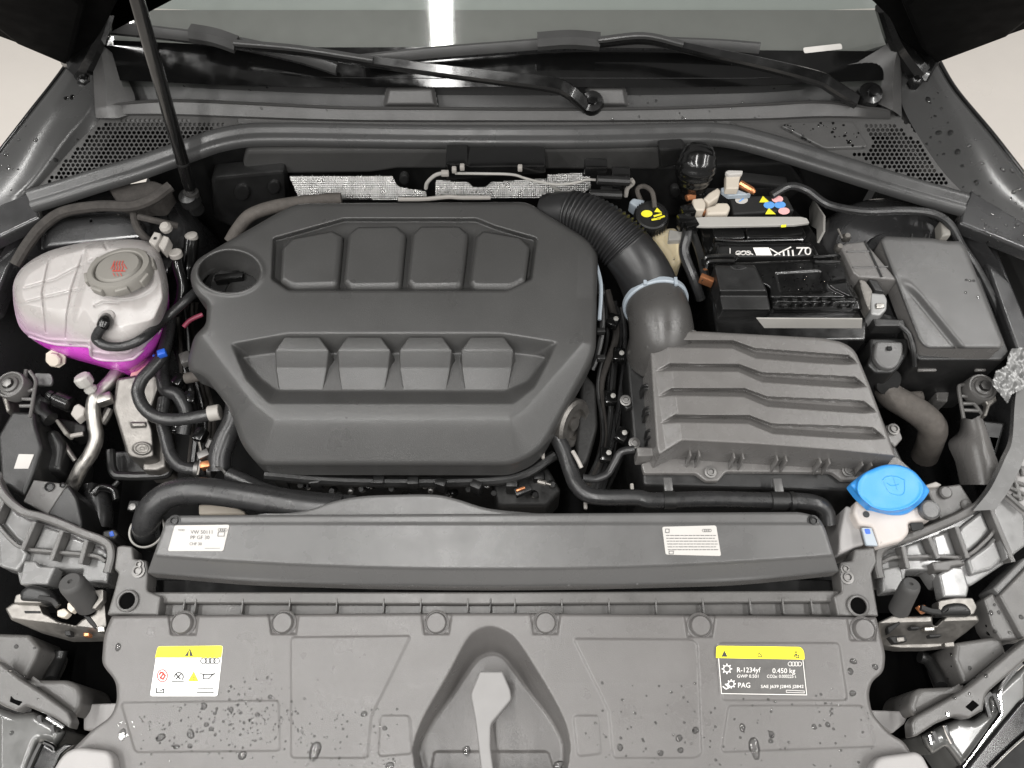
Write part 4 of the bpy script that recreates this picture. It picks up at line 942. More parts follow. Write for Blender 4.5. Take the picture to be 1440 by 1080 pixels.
# ================================================================== WIRING BRACKET on the firewall
wb = thing('wiring_bracket', 'black wiring bracket with cables along the firewall above the heat shield', 'wiring', PF(700, 262))
def PFd(p, d): return PF(p[0], p[1], d)
mk(vslab(fillet(ze([(265,80),(380,78),(400,95),(600,90),(830,90),(830,140),(270,180)]), 3), .075, .04, .003), 'bracket', 'black_gloss', wb)
mk(tube([PFd(p,.085) for p in ze([(320,135),(480,137),(640,142),(720,165),(800,185),(900,198),(1000,188),(1060,170),(1110,172)])], .0021, 8), 'cable', 'strap_grey', wb)
mk(tube([PFd(p,.08) for p in ze([(270,130),(210,145),(165,185),(155,220)])], .003, 8), 'cable', 'strap_grey', wb)
mk(tube([PFd(p,.07) for p in ze([(860,200),(920,245),(980,265),(1000,265)])], .003, 8), 'cable', 'strap_grey', wb)
for a in ((360,100),(685,105),(315,115)): mk(box(PFd(ze([a])[0],.09), .007,.008,.009), 'cable_clip', 'clip_white', wb)
mk(box(PFd(ze([(263,135)])[0],.09), .012,.008,.008), 'cable_plug', 'clip_white', wb)
for a, w_ in (((1110,100),.034),((1250,145),.028),((1190,250),.03),((1240,175),.02)): mk(box(PFd(ze([a])[0],.08), w_,.02,.018, bev=.002), 'connector', 'black_gloss', wb)
for a in ((1240,180),(1195,258)): mk(tube([PFd(ze([(a[0]-120,a[1]-8)])[0],.095), PFd(ze([(a[0]+60,a[1])])[0],.095)], .007, 10, 4), 'connector_sleeve', 'dark_plastic', wb)
mk(tube([PFd(p,.09) for p in ze([(1310,170),(1320,190),(1290,220),(1280,262)])], .0035, 8), 'cable', 'clip_white', wb)
solo(tube([P(*p,.02) for p in ze([(0,282),(150,280),(280,268),(360,272),(520,272)])], .0035, 8), 'silver_line', 'clip_white', 'thin pale line running along the rear edge of the engine cover', 'pipe')
solo(tube([P(324,340,-.01),P(335,322,.0),P(352,303,.01),P(385,291,.015),P(430,284,.012),P(480,280,.01)], .0105, 12), 'foil_wrapped_line', 'cloth_hose', 'grey cloth-covered pipe curving round the rear left corner of the engine cover', 'hose')

# ================================================================== COOLANT TANK
TK = smooth_poly([(18,414),(21,392),(36,372),(69,353),(117,341),(160,337),(200,338),(220,348),(231,375),(237,411),(231,455),(221,489),(198,512),(178,521),(152,516),(133,511),(97,501),(64,489),(34,468),(23,448)], 80)
TT = fillet(zD([(110,400),(145,310),(285,222),(450,178),(715,178),(785,235),(808,330),(822,430),(775,535),(610,575),(480,560),(425,475),(300,490),(135,460)]), 6)
GR = [zD(q) for q in ([(250,235),(215,400),(235,600)], [(430,185),(365,380),(340,520),(335,630)], [(120,380),(280,335),(470,235)], [(90,460),(250,420),(420,380)], [(540,180),(525,150)], [(480,470),(520,450),(600,455)])]
SEAM = zD([(105,595),(240,640),(450,650),(465,700),(540,712),(650,705),(820,560)])
def htk(X, Y):
    a = np.maximum(-sdf(TT, X, Y), 0); b = np.maximum(sdf(TK, X, Y), 0); t = a/(a+b+1e-6)
    D = .035+.060*lin(395, 480, Y)
    h = .058-D*(.35*t+.65*(1-np.sqrt(np.clip(1-t*t, 0, 1))))
    for g in GR: h = h-.0028*np.exp(-(pd(g, X, Y)/1.6)**2)
    h = h-.008*sst(3, -10, (X-118)*.95+(Y-405)*.25)*sst(0,12,-sdf(fillet(zD([(430,170),(860,170),(860,700),(440,700),(440,400)]),6), X, Y)+6)
    h = h+.0035*np.exp(-(pd(SEAM, X, Y)/2.2)**2)
    r = np.hypot((X-172)/1., (Y-388)/.66); h = h+.003*sst(54, 46, r)
    return h
PTOP = zD([(150,622),(222,646),(300,664),(440,672),(458,690),(466,722),(525,742),(650,740),(702,712),(812,590),(856,505)])
PINK = PTOP + zD([(870,520),(830,700),(700,800),(640,830),(400,760),(250,700)])
tk = thing('coolant_tank', 'translucent white coolant expansion tank with pink fluid at the left fender', 'coolant tank', P(130,430,-.06))
def split_field(bounds, step, hf, keep, inside):
    x0, y0, x1, y1 = bounds
    full = field(bounds, step, hf, lambda X, Y: sdf(inside, X, Y) <= 1.2, snap=keep)
    sub = field(bounds, step, hf, lambda X, Y: sdf(inside, X, Y) > -1.2, snap=keep); return full, sub
a_, b_ = split_field((14,332,242,524), 1.1, htk, TK, PINK)
mk(tube([P(x,y,float(htk(np.array([x]),np.array([y]))[0])+.0006) for x, y in PTOP if sdf(TK,np.array([x]),np.array([y]))[0] > 1], .0024, 8, 6), 'moulding_seam', 'tank_white', tk, 179)
mk(a_, 'tank_body', 'tank_white', tk, 179)
mk(b_, 'coolant_fluid', 'coolant', tk, 179)
mk(ringskirt(TK, htk, .03, out=-.01), 'tank_underside', 'coolant', tk, 60)
cc = P(172,386,.064); CA = Vector((-.04,.20,1)).normalized()
cap = mk(lathe(cc, CA, [(.036,-.004),(.0445,-.002),(.0445,.010),(.0425,.0145),(.036,.0155),(.0345,.0145),(.0335,.010),(.0325,.0095),(.0315,.013),(.029,.0165),(.01,.0175),(.0,.0175)], 48), 'cap', 'cap_grey', tk, 40)
for k in range(8):
    a = math.radians(22+45*k); d = Vector((math.cos(a), math.sin(a), -math.sin(a)*.2)); mk(box(cc+d*.0445+CA*.005, .006,.018,.013, rz=a, bev=.002), 'cap_lug', 'cap_grey', cap)
mb = MB(); ct = cc+CA*.0180; o_ = ct.z+.2*(ct.y-.2)
for dx in (-6,-2,2,6): mb.merge(line([(165+dx,380),(167+dx,376),(165+dx,372),(167+dx,367)], 1.1, o_, -.2))
mb.merge(line([(156,378),(160,371)], 1., o_, -.2)); mb.merge(line([(174,371),(178,378)], 1., o_, -.2)); mb.merge(line([(158,381),(176,381)], 1.2, o_, -.2))
for dx in (-5,0,5): mb.merge(line([(164+dx,384),(166+dx,388)], .9, o_, -.2))
mk(mb, 'warning_symbol', 'red_print', cap)
th = lambda x, y: float(htk(np.array([float(x)]), np.array([float(y)]))[0])
mk(tube([P(151,447,th(151,447)-.004),P(148,453,th(148,453)+.008),P(144,461,th(144,461)+.010)], [.0085,.0095,.0085], 12), 'nozzle', 'black_gloss', tk)
mk(lathe(P(151,446,th(151,446)), Vector((.1,.1,1)), [(.011,-.006),(.011,.003),(.009,.005)], 16), 'nozzle_collar', 'tank_white', tk)
mk(lathe(P(*zX([(478,140)])[0], -.05), Vector((.1,-.7,.6)), [(.015,0),(.015,.004),(.011,.005),(.011,.012),(.009,.014),(.0,.0145)], 8), 'mount_bolt', 'beige_part', tk)
for q, off in (([(290,235),(340,150),(395,165),(390,200),(345,275)], .05), ([(370,270),(415,180),(465,200),(460,230),(420,320)], .045)):
    mk(slab(fillet(zY(q), 1.5), off, rp(.016,.002)), 'retaining_clip', 'clip_white', tk)
mk(box(P(*zY([(348,210)])[0], .0508), .004,.004,.001, bev=0), 'clip_hole', 'deep_black', tk)
mk(lathe(P(*zY([(448,130)])[0], .045), NB, [(.009,0),(.009,.006),(.006,.010),(.0,.011)], 10), 'retaining_screw', 'clip_white', tk)
mk(slab(fillet(zX([(1130,190),(1275,170),(1160,330),(1085,330)]), 2), -.052, rp(.004,.001)), 'paper_label', 'pink_print', tk)

# ================================================================== HOSES, left side
def hose(pts, r, label, mt='rubber', name='coolant_hose', cat='hose', n=14, ret=False):
    return solo(tube([P(*p) for p in pts], r, n, 8), name, mt, label, cat)
h1 = hose([(145,459,th(145,459)+.010),(138,468,th(138,468)+.010),(136,478,th(136,478)+.012),(152,487,th(152,487)+.016),(178,486,th(178,486)+.016),(203,474,th(203,474)+.016),(232,449,.012),(260,424,.014),(285,402,.0)], .0068, 'thin grey hose with printed line leaving the coolant tank nozzle')
hose([(240,440,-.02),(236,470,-.018),(228,500,-.012),(212,520,-.008),(199,535,-.006),(194,553,-.006),(203,574,-.008),(222,587,-.010),(250,590,-.012),(285,585,-.016),(308,580,-.02)], .0092, 'black hose looping in front of the aluminium mount to a white clip')
solo(lathe(P(303,582,-.018)-Vector((.01,0,0)), (P(318,580,-.02)-P(290,585,-.02)), [(.0105,0),(.0115,.001),(.0115,.016),(.0105,.017)], 20), 'hose_clip', 'clip_white', 'white plastic clip round the end of the looping black hose', 'hose clip')
hose([(231,560,-.05),(228,590,-.05),(233,615,-.05),(240,640,-.048),(254,656,-.046),(275,661,-.044),(290,660,-.042)], .0092, 'black hose running down beside the aluminium mount into the metal clamp')
hose([(335,560,-.03),(328,595,-.03),(318,615,-.03),(309,640,-.034),(308,662,-.04)], .0165, 'short thick black hose under the left edge of the engine cover')
hose([(207,750,-.045),(206,735,-.02),(216,712,-.004),(240,695,.004),(275,690,.008),(320,694,.006),(370,702,.0),(430,712,-.006),(480,716,-.01)], .0185, 'thick black radiator hose arching ahead of the engine cover, left', n=20)
hose([(322,668,-.03),(345,678,-.028),(370,690,-.024),(400,698,-.02),(450,704,-.018),(500,708,-.02)], .0115, 'black coolant hose lying behind the thick radiator hose')
hose([(262,532,-.04),(280,528,-.035),(300,520,-.03)], .0085, 'short cloth-sleeved hose under the left corner of the engine cover', 'cloth_hose', 'sleeved_hose')
hose([(236,470,-.04),(228,520,-.045),(233,548,-.045),(250,556,-.045),(262,580,-.05),(258,610,-.06)], .0105, 'dark hose running down behind the looping black hose')
hose([(250,350,.02),(251,375,.015),(257,400,.005),(254,425,-.01),(245,440,-.03)], .0085, 'glossy black corrugated conduit between coolant tank and oil well', 'black_gloss', 'conduit', 'conduit')
hose([(270,335,.0),(268,355,-.005),(264,385,-.01),(262,410,-.03)], .011, 'wider black conduit rising just left of the oil well', 'black_gloss', 'conduit', 'conduit')
solo(lathe(P(247,357,.028), (0,.2,1), [(.0098,-.004),(.0098,.003),(.008,.004),(.0,.003)], 16), 'white_ring_cap', 'clip_white', 'white ring cap on the corrugated conduit beside the coolant tank', 'cap')
solo(lathe(P(269,332,.006), (0,.2,1), [(.0095,-.004),(.0095,.002),(.006,.004),(.0,.004)], 16), 'white_ring_cap', 'clip_white', 'small white cap on the wider conduit near the gas strut foot', 'cap')
hose([(258,460,-.02),(268,450,-.02),(285,442,-.02)], .0035, 'thin dark red cable below the oil well', 'red_wire', 'red_cable', 'cable')
bcl = thing('blue_hose_tie', 'small blue tie clipped on the black hose below the coolant tank', 'hose clip', P(228,497,.0))
mk(box(P(228,497,.002), .012,.010,.01, rz=.4), 'tie_head', 'blue_clip', bcl)
mk(tube([P(216,500,-.01),P(222,501,-.004),P(229,499,.0)], .002, 6), 'tie_tail', 'blue_clip', bcl)
# clamp cluster
ck = thing('hose_clamp', 'shiny metal hose clamp cluster left of the lower engine cover corner', 'hose clamp', P(292,652,-.08))
ax_ = (P(300,662,-.04)-P(270,660,-.04)).normalized()
for dx in (279, 298): mk(lathe(P(dx,660,-.043), ax_, [(.0115,-.003),(.0125,-.003),(.0125,.003),(.0115,.003)], 20), 'band', 'steel', ck)
mk(box(P(287,640,-.028), .016,.012,.012, rz=.5), 'screw_block', 'steel', ck)
mk(lathe(P(292,628,-.025), (.4,.6,.5), [(.004,0),(.004,.012),(.002,.013)], 8), 'clamp_screw', 'steel', ck)
mk(box(P(290,655,-.03), .014,.010,.014, rz=.2), 'screw_block', 'copper', ck)
mk(tube([P(300,655,-.025),P(312,660,-.022),P(318,668,-.025)], .002, 6), 'spring_wire', 'steel', ck)
mk(tube([P(280,622,-.03),P(283,640,-.03),P(278,668,-.03)], .002, 6), 'spring_wire', 'zinc', ck)
# radiator neck
rn = thing('radiator_neck', 'black radiator neck with a bright ring where the thick hose enters', 'hose fitting', P(205,760,-.09))
mk(lathe(P(207,746,-.028), Vector((0,-.1,1)), [(.021,-.08),(.024,-.02),(.0255,-.004),(.0245,.0),(.022,-.002),(.021,-.02)], 32), 'neck', 'dark_plastic', rn)
mk(lathe(P(207,746,-.028), Vector((0,-.1,1)), [(.0225,.0),(.0245,-.001),(.0252,.001),(.0245,.003),(.0225,.002),(.0225,0)], 40, False), 'ring', 'strap_grey', rn)
mk(box(P(190,712,-.04), .016,.014,.01), 'lug', 'dark_plastic', rn)
mk(lathe(P(187,713,-.035), NB, [(.005,0),(.005,.003),(.002,.004)], 10), 'lug_bolt', 'steel', rn)
# text on hose
mb = MB(); random.seed(5)
for k in range(14):
    x = 151+k*2.1; mb.merge(line([(x, 474.5+.0*k), (x+.4, 477.5+random.uniform(-.6,.6))], .8, .026))
mk(mb, 'hose_print', 'print_white', h1)

# ================================================================== AIR CONDITIONING PIPE
ac = thing('aircon_pipe', 'bare aluminium air-conditioning pipe bending down left of the engine mount', 'pipe', P(120,650,-.15))
mk(tube([P(*p[:2],p[2]) for p in zX([(1000,250,-.06),(930,340,-.055),(850,420,-.05),(800,490,-.045),(785,570,-.05),(798,700,-.06),(812,820,-.07),(765,950,-.08),(690,1060,-.09),(640,1160,-.1),(600,1240,-.11)])], .0105, 16), 'pipe', 'aluminium', ac)
p0 = P(*zX([(800,450)])[0], -.045); p1 = P(*zX([(695,310)])[0], -.02); d_ = p1-p0; L0 = d_.length
mk(lathe(p0, d_, [(.0075,0),(.0075,L0*.25),(.009,L0*.26),(.009,L0*.42),(.0075,L0*.44),(.0075,L0*.6),(.0115,L0*.64),(.0125,L0*.8),(.0125,L0*1.05),(.010,L0*1.15),(.0,L0*1.16)], 10), 'service_port', 'strap_grey', ac)
mk(box(P(*zX([(890,490)])[0], -.045), .022,.016,.016, rz=.4, bev=.003), 'block_fitting', 'aluminium', ac)
mk(tube([P(*p,-.07) for p in zX([(925,570),(890,640),(855,690)])], .007, 10), 'branch', 'cast_alu', ac)
mk(tube([P(*p,-.10) for p in zX([(545,870),(590,940),(640,1010)])], .004, 10), 'branch', 'cast_alu', ac)
# engine mount
em = thing('engine_mount', 'cast aluminium engine mount block under the coolant tank', 'engine mount', P(195,600,-.2))
EMo = fillet(zE([(592,118),(700,98),(790,92),(806,160),(752,325),(772,370),(784,515,6),(720,528,6),(648,516,8),(572,262)]), 4)
def hem(X, Y):
    h = -.035+rover(sdf(EMo, X, Y), 4, .006)-.035*lin(530, 645, Y)
    h = h+.004*sst(0, 2.5, sdf(fillet(zE([(655,335),(742,335),(745,365),(665,368)]), 2), X, Y))
    c = zE([(720,470)])[0]; r = np.hypot(X-c[0], (Y-c[1])*1.5); h = h+.003*np.exp(-((r-11)/2.2)**2)+.002*np.exp(-((r-5)/1.5)**2)
    return h
mk(field((155,522,228,652), 1.2, hem, EMo), 'casting', 'cast_alu', em, 179)
mk(ringskirt(EMo, hem, .06), 'casting_wall', 'cast_alu', em, 50)
mk(slab(fillet(zE([(752,330),(806,170),(830,400),(838,560),(790,582),(720,580),(720,530),(784,515)]), 3), -.095, rp(.05,.004)), 'side_web', 'cast_alu', em)
mk(tube([P(*p,-.12) for p in zE([(560,480),(575,590),(640,610),(820,605),(855,580),(870,500)])], .007, 10), 'rubber_tray_rim', 'dark_plastic', em)
mk(slab(fillet(zE([(560,480),(870,480),(855,605),(575,605)]), 5), -.14, rp(.02,.004)), 'rubber_tray', 'dark_plastic', em)
# black pressure sensor plug beside the pipe
ps = thing('pressure_sensor', 'black sensor plug with a pinkish clip left of the aluminium pipe', 'sensor', P(85,570,-.12))
a0 = P(*zX([(400,450)])[0], -.06); a1 = P(*zX([(610,540)])[0], -.06); d_ = a1-a0; L0 = d_.length
mk(lathe(a0, d_, [(.006,0),(.009,.004),(.009,L0*.25),(.007,L0*.27),(.007,L0*.38),(.0125,L0*.42),(.0125,L0*.95),(.009,L0)], 16), 'plug', 'black_gloss', ps)
mk(tube([P(*p,-.08) for p in zX([(390,480),(350,520),(360,600),(430,660)])], .012, 12), 'cable', 'dark_plastic', ps)
mk(slab(fillet(zX([(620,540),(660,520),(720,560),(700,620),(640,665),(590,610)]), 2), -.05, rp(.014,.003)), 'clip', 'clip_white', ps)
mk(slab(fillet(zX([(470,640),(590,660),(720,700),(720,760),(600,810),(520,760)]), 4), -.11, rp(.03,.004)), 'bracket', 'cast_dark', ps)
mk(slab(fillet(zX([(445,650),(480,645),(575,770),(540,790)]), 3), -.09, rp(.02,.003)), 'bracket_arm', 'cap_grey', ps)
mk(box(P(*zX([(650,790)])[0], -.10), .02,.006,.006, rz=.2), 'bracket_label', 'clip_white', ps)
# dark compressor hoses below the pipe
dk = thing('lower_hose_bundle', 'dark rubber hose bundle deep between headlight box and radiator neck', 'hose', P(140,730,-.2))
mk(tube([P(*p,-.14) for p in zO([(820,330),(840,420),(850,520),(840,620)])], .018, 14), 'hose', 'rubber', dk)
mk(tube([P(*p,-.14) for p in zO([(760,250),(770,400),(800,560)])], .010, 12), 'hose', 'rubber', dk)
mk(tube([P(*p,-.12) for p in zO([(780,330),(850,270),(960,300),(985,380)])], .006, 12), 'hose', 'black_gloss', dk)
mk(tube([P(*p,-.13) for p in zO([(1000,220),(960,260),(900,300)])], .004, 12), 'hose', 'dark_plastic', dk)
mk(slab(fillet(zO([(860,640),(960,620),(1000,660),(960,720),(860,700)]), 3), -.04, rp(.03,.003)), 'hose_end', 'dark_plastic', dk)
mk(slab(fillet(zO([(915,650),(950,635),(965,680),(925,690)]), 2), -.039, rp(.004,.001)), 'blue_mark', 'blue_clip', dk)
# wire loom behind the tank
solo(tube([P(22,372,.01),P(38,345,.02),P(60,318,.025),(P(90,298,.03)),P(140,290,.035),P(185,290,.035),P(215,280,.04),P(240,262,.04)], .0085, 10), 'wire_loom', 'loom', 'fuzzy brown cloth-taped wire loom curving behind the coolant tank', 'wire loom')
solo(tube([P(188,300,.02),P(192,318,.02),P(205,335,.015),P(225,345,.0)], .006, 10), 'wire_loom', 'loom', 'short cloth-taped branch of loom dropping beside the coolant tank clips', 'wire loom')
solo(tube([P(195,305,.03),P(225,312,.03),P(250,318,.02)], .005, 8), 'wire_loom', 'loom', 'short loom branch heading to the gas strut foot', 'wire loom')
solo(slab(fillet([(150,262),(215,252),(240,262),(225,285),(165,285)], 6), .02, rp(.03,.005)), 'cloth_bundle', 'loom', 'brown cloth bundle of cables tucked under the left end of the seal', 'cable')
solo(tube([P(1085,275,.04),P(1110,262,.045),P(1135,268,.045),P(1165,288,.045),P(1215,297,.045),P(1270,296,.045),P(1310,300,.045),P(1335,315,.04),P(1352,345,.02),P(1375,380,.0),P(1400,430,-.02),P(1412,470,-.03)], .0062, 10), 'wire_loom', 'rubber', 'long thin grey cable running behind the fuse box under the right seal', 'cable')
solo(slab(fillet([(1323,308),(1336,308),(1338,330),(1325,332)], 2), .036, rp(.02,.003)), 'loom_clip', 'cap_grey', 'grey clip block holding the cable behind the fuse box', 'clip')

# ================================================================== RADIATOR COVER
RC = fillet([(234,730,8),(246,725,4),(1128,720,14),(1152,728,12),(1160,742,8),(1180,804,3),(1040,818,40),(860,823,60),(690,825,60),(520,823,60),(350,818,40),(207,806,3)], 4)
def hrc(X, Y):
    yb = 805+19*(1-((X-692)/480.)**2); h = .026+rover(sdf(RC, X, Y), 3.5, .004)
    h = h-.022*lin(0, 24, Y-(yb-25))-.003*sst(0, 4, Y-(yb-26))
    h = h-.003*sst(738, 735, Y)
    return h
rc = thing('radiator_cover', 'long flat dark grey radiator cover with two small paper labels', 'radiator cover', P(690,770,-.05))
mk(field((198,714,1188,832), 2.0, hrc, RC), 'panel', 'slab_plastic', rc, 179)
mk(ringskirt(RC, hrc, .02), 'panel_edge', 'box_plastic', rc, 50)
BG = smooth_poly([(372,724),(430,716),(470,703),(510,696),(560,694),(612,694),(645,701),(685,713),(740,719),(790,723),(790,728),(372,728)], 72)
mk(slab(BG, .013, rp(.03,.005)), 'rear_bulge', 'slab_plastic', rc)
for p in ((246,733),(1143,733)): screw(*p, .022, rc, .0085, 'dark_plastic')
def paper(q, off, root, mt, r=3, name='paper_label', th=.0005):
    return mk(slab(fillet(q, r), off, [(0,-.0004),(0,th),(.0002,th)]), name, mt, root)
l1 = paper([(246,739),(323,738),(314,775),(236,775)], .0262, rc, 'label_grey')
l2 = paper([(931,741),(1007,739),(1014,782),(936,780)], .0262, rc, 'label_grey')
o_ = .0268
text('VW 50111', 284, 748.5, 5.2, o_, 'print_grey', l1); text('PP GF 30', 281, 756, 5.2, o_, 'print_grey', l1); text('CHF 30', 275, 765, 4, o_, 'print_grey', l1); text('VOD', 255, 745.5, 3, o_, 'print_grey', l1)
mk(rings(313, 745, 2., o_, .5), 'ring_emblem', 'print_grey', l1); mk(line([(307,748),(316,748),(315,754),(306,754)], .8, o_, close=True), 'book_symbol', 'print_grey', l1)
mk(line([(288,771),(309,771)], .5, o_), 'fine_print', 'print_grey', l1)
mk(rings(994, 746, 2., o_, .5), 'ring_emblem', 'print_grey', l2); mk(line([(936,744),(941,744),(941,749),(936,749)], .8, o_, close=True), 'book_symbol', 'print_grey', l2)
mb = MB(); random.seed(11)
for k in range(6):
    x = 937+k*.5
    while x < 1004+k*.6:
        w_ = random.uniform(2, 7); mb.merge(line([(x, 753+k*4), (min(x+w_, 1007+k*.6), 753+k*4)], .9, o_)); x += w_+1.4
mk(mb, 'fine_print', 'print_grey', l2); mk(line([(941,775),(947,775),(947,779),(941,779)], .8, o_, close=True), 'book_symbol', 'print_grey', l2)

# pipe with clamps running behind the radiator cover
pp = thing('coolant_pipe', 'ribbed black pipe running behind the radiator cover below the airbox', 'pipe', P(960,700,-.05))
mk(tube([P(*p[:2],p[2]) for p in zW([(150,620,-.03),(190,700,-.03),(225,800,-.028),(255,870,-.024),(310,920,-.02),(400,935,-.018),(560,935,-.016)])] + [P(*p[:2],p[2]) for p in zJ([(250,838,-.016),(500,832,-.016),(760,838,-.016),(900,840,-.016),(980,852,-.016),(1020,885,-.022),(1030,940,-.03)])], .0115, 16, 10), 'pipe', 'rubber', pp)
mk(tube([P(*p[:2],p[2]) for p in zW([(285,835,-.026),(350,840,-.028),(410,815,-.03),(445,760,-.028),(480,705,-.024),(550,690,-.018)])], .0058, 12), 'branch_hose', 'rubber', pp)
for p in zJ([(320,838),(815,842)]):
    c = P(*p,-.016); mk(lathe(c-Vector((.008,0,0)), (1,0,0), [(.0118,0),(.0132,0),(.0132,.016),(.0118,.016)], 24), 'clamp', 'dark_plastic', pp)
    mk(box(c+Vector((0,.022,.004)), .012,.02,.006, bev=.001), 'clamp_tab', 'slab_plastic', pp)
for dx in (-14,14): mk(lathe(P(*zJ([(815+dx*3,842)])[0],-.016), (1,0,0), [(.0118,0),(.0138,0),(.0138,.006),(.0118,.006)], 24), 'clamp', 'dark_plastic', pp)
c = P(*zW([(235,700)])[0], -.018); mk(tube([c, c+Vector((.006,-.012,0)), c+Vector((.012,-.024,-.004))], .003, 8), 'wire_clip', 'clip_white', pp)
for a in ((85,720),(535,885),(300,975)): mk(box(P(*zW([a])[0], -.04), .005,.012,.006), 'small_clip', 'clip_white', pp)
solo(slab(fillet(zZ([(445,940),(640,940),(740,985),(740,1005),(445,1005)]), 3), -.03, rp(.03,.003)), 'white_bracket', 'beige_part', 'off-white plastic block under the thick radiator hose', 'plastic block')

# ================================================================== LOCK CARRIER
lc = thing('lock_carrier', 'dark grey front cross-member with ribs, bolts and end plates', 'cross-member', P(690,850,-.1))
mk(slab(fillet([(204,832),(690,832),(1182,830),(1186,846),(690,850),(204,848)], 2), -.020, rp(.03,.003)), 'upper_rail', 'carrier_plastic', lc)
mk(slab(fillet([(196,846),(690,848),(1192,846),(1196,866),(690,868),(160,868)], 2), -.030, rp(.03,.003)), 'lower_rail', 'carrier_plastic', lc)
mk(slab([(200,815),(1184,815),(1184,842),(200,842)], -.07, rp(.02,.002)), 'radiator_core', 'deep_black', lc)
xr = [222,260,276,342,408,474,540,592,658,690,724,790,856,922,988,1054,1100,1140]
r0 = mk(box(P(690,853,-.024), .0022,.020,.010, rx=SL, bev=.0006), 'rib', 'carrier_plastic', lc); p0 = P(690,853,-.024)
for x in xr: dup(r0, wl(lc)+(P(x,853,-.024)-p0))
ELP = fillet([(150,864,2),(160,830),(166,806),(160,800),(164,768),(172,766),(186,768),(188,785,2),(206,788,2),(208,800),(206,830,5),(226,838),(222,866,2)], 3)
mk(slab(ELP, -.008, rp(.03,.003)), 'end_plate', 'carrier_plastic', lc)
ERP = fillet([(1178,866,2),(1172,838),(1184,832,5),(1180,798),(1182,790),(1198,788,2),(1202,772,2),(1230,768),(1234,790),(1226,806),(1230,830),(1236,866,2)], 3)
mk(slab(ERP, -.008, rp(.03,.003)), 'end_plate', 'carrier_plastic', lc)
for p in ((180,845),(1206,852)):
    c = P(*p,-.008); mk(lathe(c, NB, [(.0145,0),(.0145,.003),(.013,.004),(.011,.0035),(.010,-.012)], 28, False), 'hole_rim', 'carrier_plastic', lc)
    mk(lathe(c, NB, [(.0108,.0006),(.0,.0006)], 28, False), 'hole', 'void_black', lc)  # black disc painting the dark of a hole that isn't cut
for p in ((195,803),(197,794),(1191,812),(1188,800)): screw(*p, -.007, lc, .009 if p[0] in (195,1191) else .006)

# ================================================================== GRILLE TOP COVER
GC = fillet([(157,866),(690,861,200),(1232,868,2),(1240,900),(1245,920,8),(1243,945,10),(1226,958,10),(1221,976,10),(1226,1003,10),(1250,1031,10),(1272,1043,10),(1284,1065),(1300,1120),(80,1120),(104,1052),(130,1026,10),(156,1008,10),(165,985,10),(163,958,10),(143,934,10),(146,895,8)], 5)
TRO = smooth_poly([(653,904),(668,887),(689,880),(711,887),(729,902),(760,950),(787,998),(799,1030),(801,1060),(793,1095),(770,1130),(610,1130),(588,1095),(581,1060),(585,1035),(600,1000),(630,948)], 85)
TRI = smooth_poly([(661,938),(675,923),(693,918),(709,924),(723,941),(750,978),(778,1015),(793,1050),(788,1090),(765,1120),(615,1120),(598,1090),(590,1055),(606,1018),(634,978)], 75)
PINS = [(258,877),(399,876),(614,876),(767,876),(984,880),(1213,885)]
FLD = [fillet(q, 6) for q in ([(409,896),(578,894),(522,1008),(517,1066),(409,1066)], [(806,898),(972,899),(981,905),(987,1060),(978,1066),(862,1066),(856,1000)], [(170,988),(392,985),(394,1056),(190,1058)], [(1010,904),(1180,904),(1192,985),(1015,985)], [(1024,992),(1214,992),(1232,1050),(1014,1058)], [(535,1006),(576,1006),(580,1060),(532,1064)], [(806,1006),(842,1006),(846,1060),(812,1064)])]
def hgc(X, Y):
    h = 0*X+rover(sdf(GC, X, Y), 5, .005)-.00006*np.maximum(Y-960, 0)
    for k, q in enumerate(FLD): h = h+(.0018 if k not in (4,) else -.0018)*sst(-1.2, 1.6, sdf(q, X, Y))
    for x, y in PINS:
        h = h-.0035*sst(0, 3, sdf([(x-24,y-20),(x+24,y-20),(x+19,y+17),(x-19,y+17)], X, Y))
    dO = np.maximum(sdf(TRO, X, Y), 0); dI = np.maximum(-sdf(TRI, X, Y), 0); t = dO/(dO+dI+1e-6)
    h = h-.062*(.8*t+.2*t*t*(3-2*t))+.0016*np.exp(-((sdf(TRI, X, Y)-1.)/1.6)**2)
    h = h-.004*sst(0, 1.5, sdf(fillet([(610,1056),(772,1056),(790,1120),(600,1120)], 6), X, Y))*(sdf(TRI, X, Y) > 4)
    return h
gc = thing('grille_top_cover', 'wide grey plastic cover over the grille top with push pins and a triangular well', 'plastic cover', P(690,980,-.05))
mk(field((80,856,1304,1118), 1.7, hgc, GC), 'panel', 'trim_plastic', gc, 179)
mk(ringskirt(GC, hgc, .03), 'panel_edge', 'trim_plastic', gc, 50)
p0 = P(*PINS[0], -.0035)
pin = mk(lathe(p0, NB, [(.0165,0),(.0165,.0015),(.0152,.0022),(.0146,.0015),(.0138,.0015),(.0132,.0055),(.0115,.0075),(.0,.0080)], 32), 'push_pin', 'trim_plastic', gc)
for q in PINS[1:]: dup(pin, wl(gc)+(P(*q,-.0035)-p0))
# light pads at both lower corners
solo(slab(fillet(zR([(560,888,30),(900,930,14),(940,980,14),(960,1160),(400,1160)]), 6), .012, rp(.03,.006)), 'rubber_pad', 'pad_grey', 'light grey rounded pad at the lower left edge of the grille cover', 'pad', 'pads at the lower edge')
solo(slab(fillet(zV([(195,985,14),(540,938,20),(600,980,14),(690,1160),(150,1160)]), 6), .012, rp(.03,.006)), 'rubber_pad', 'pad_grey', 'light grey rounded pad at the lower right edge of the grille cover', 'pad', 'pads at the lower edge')
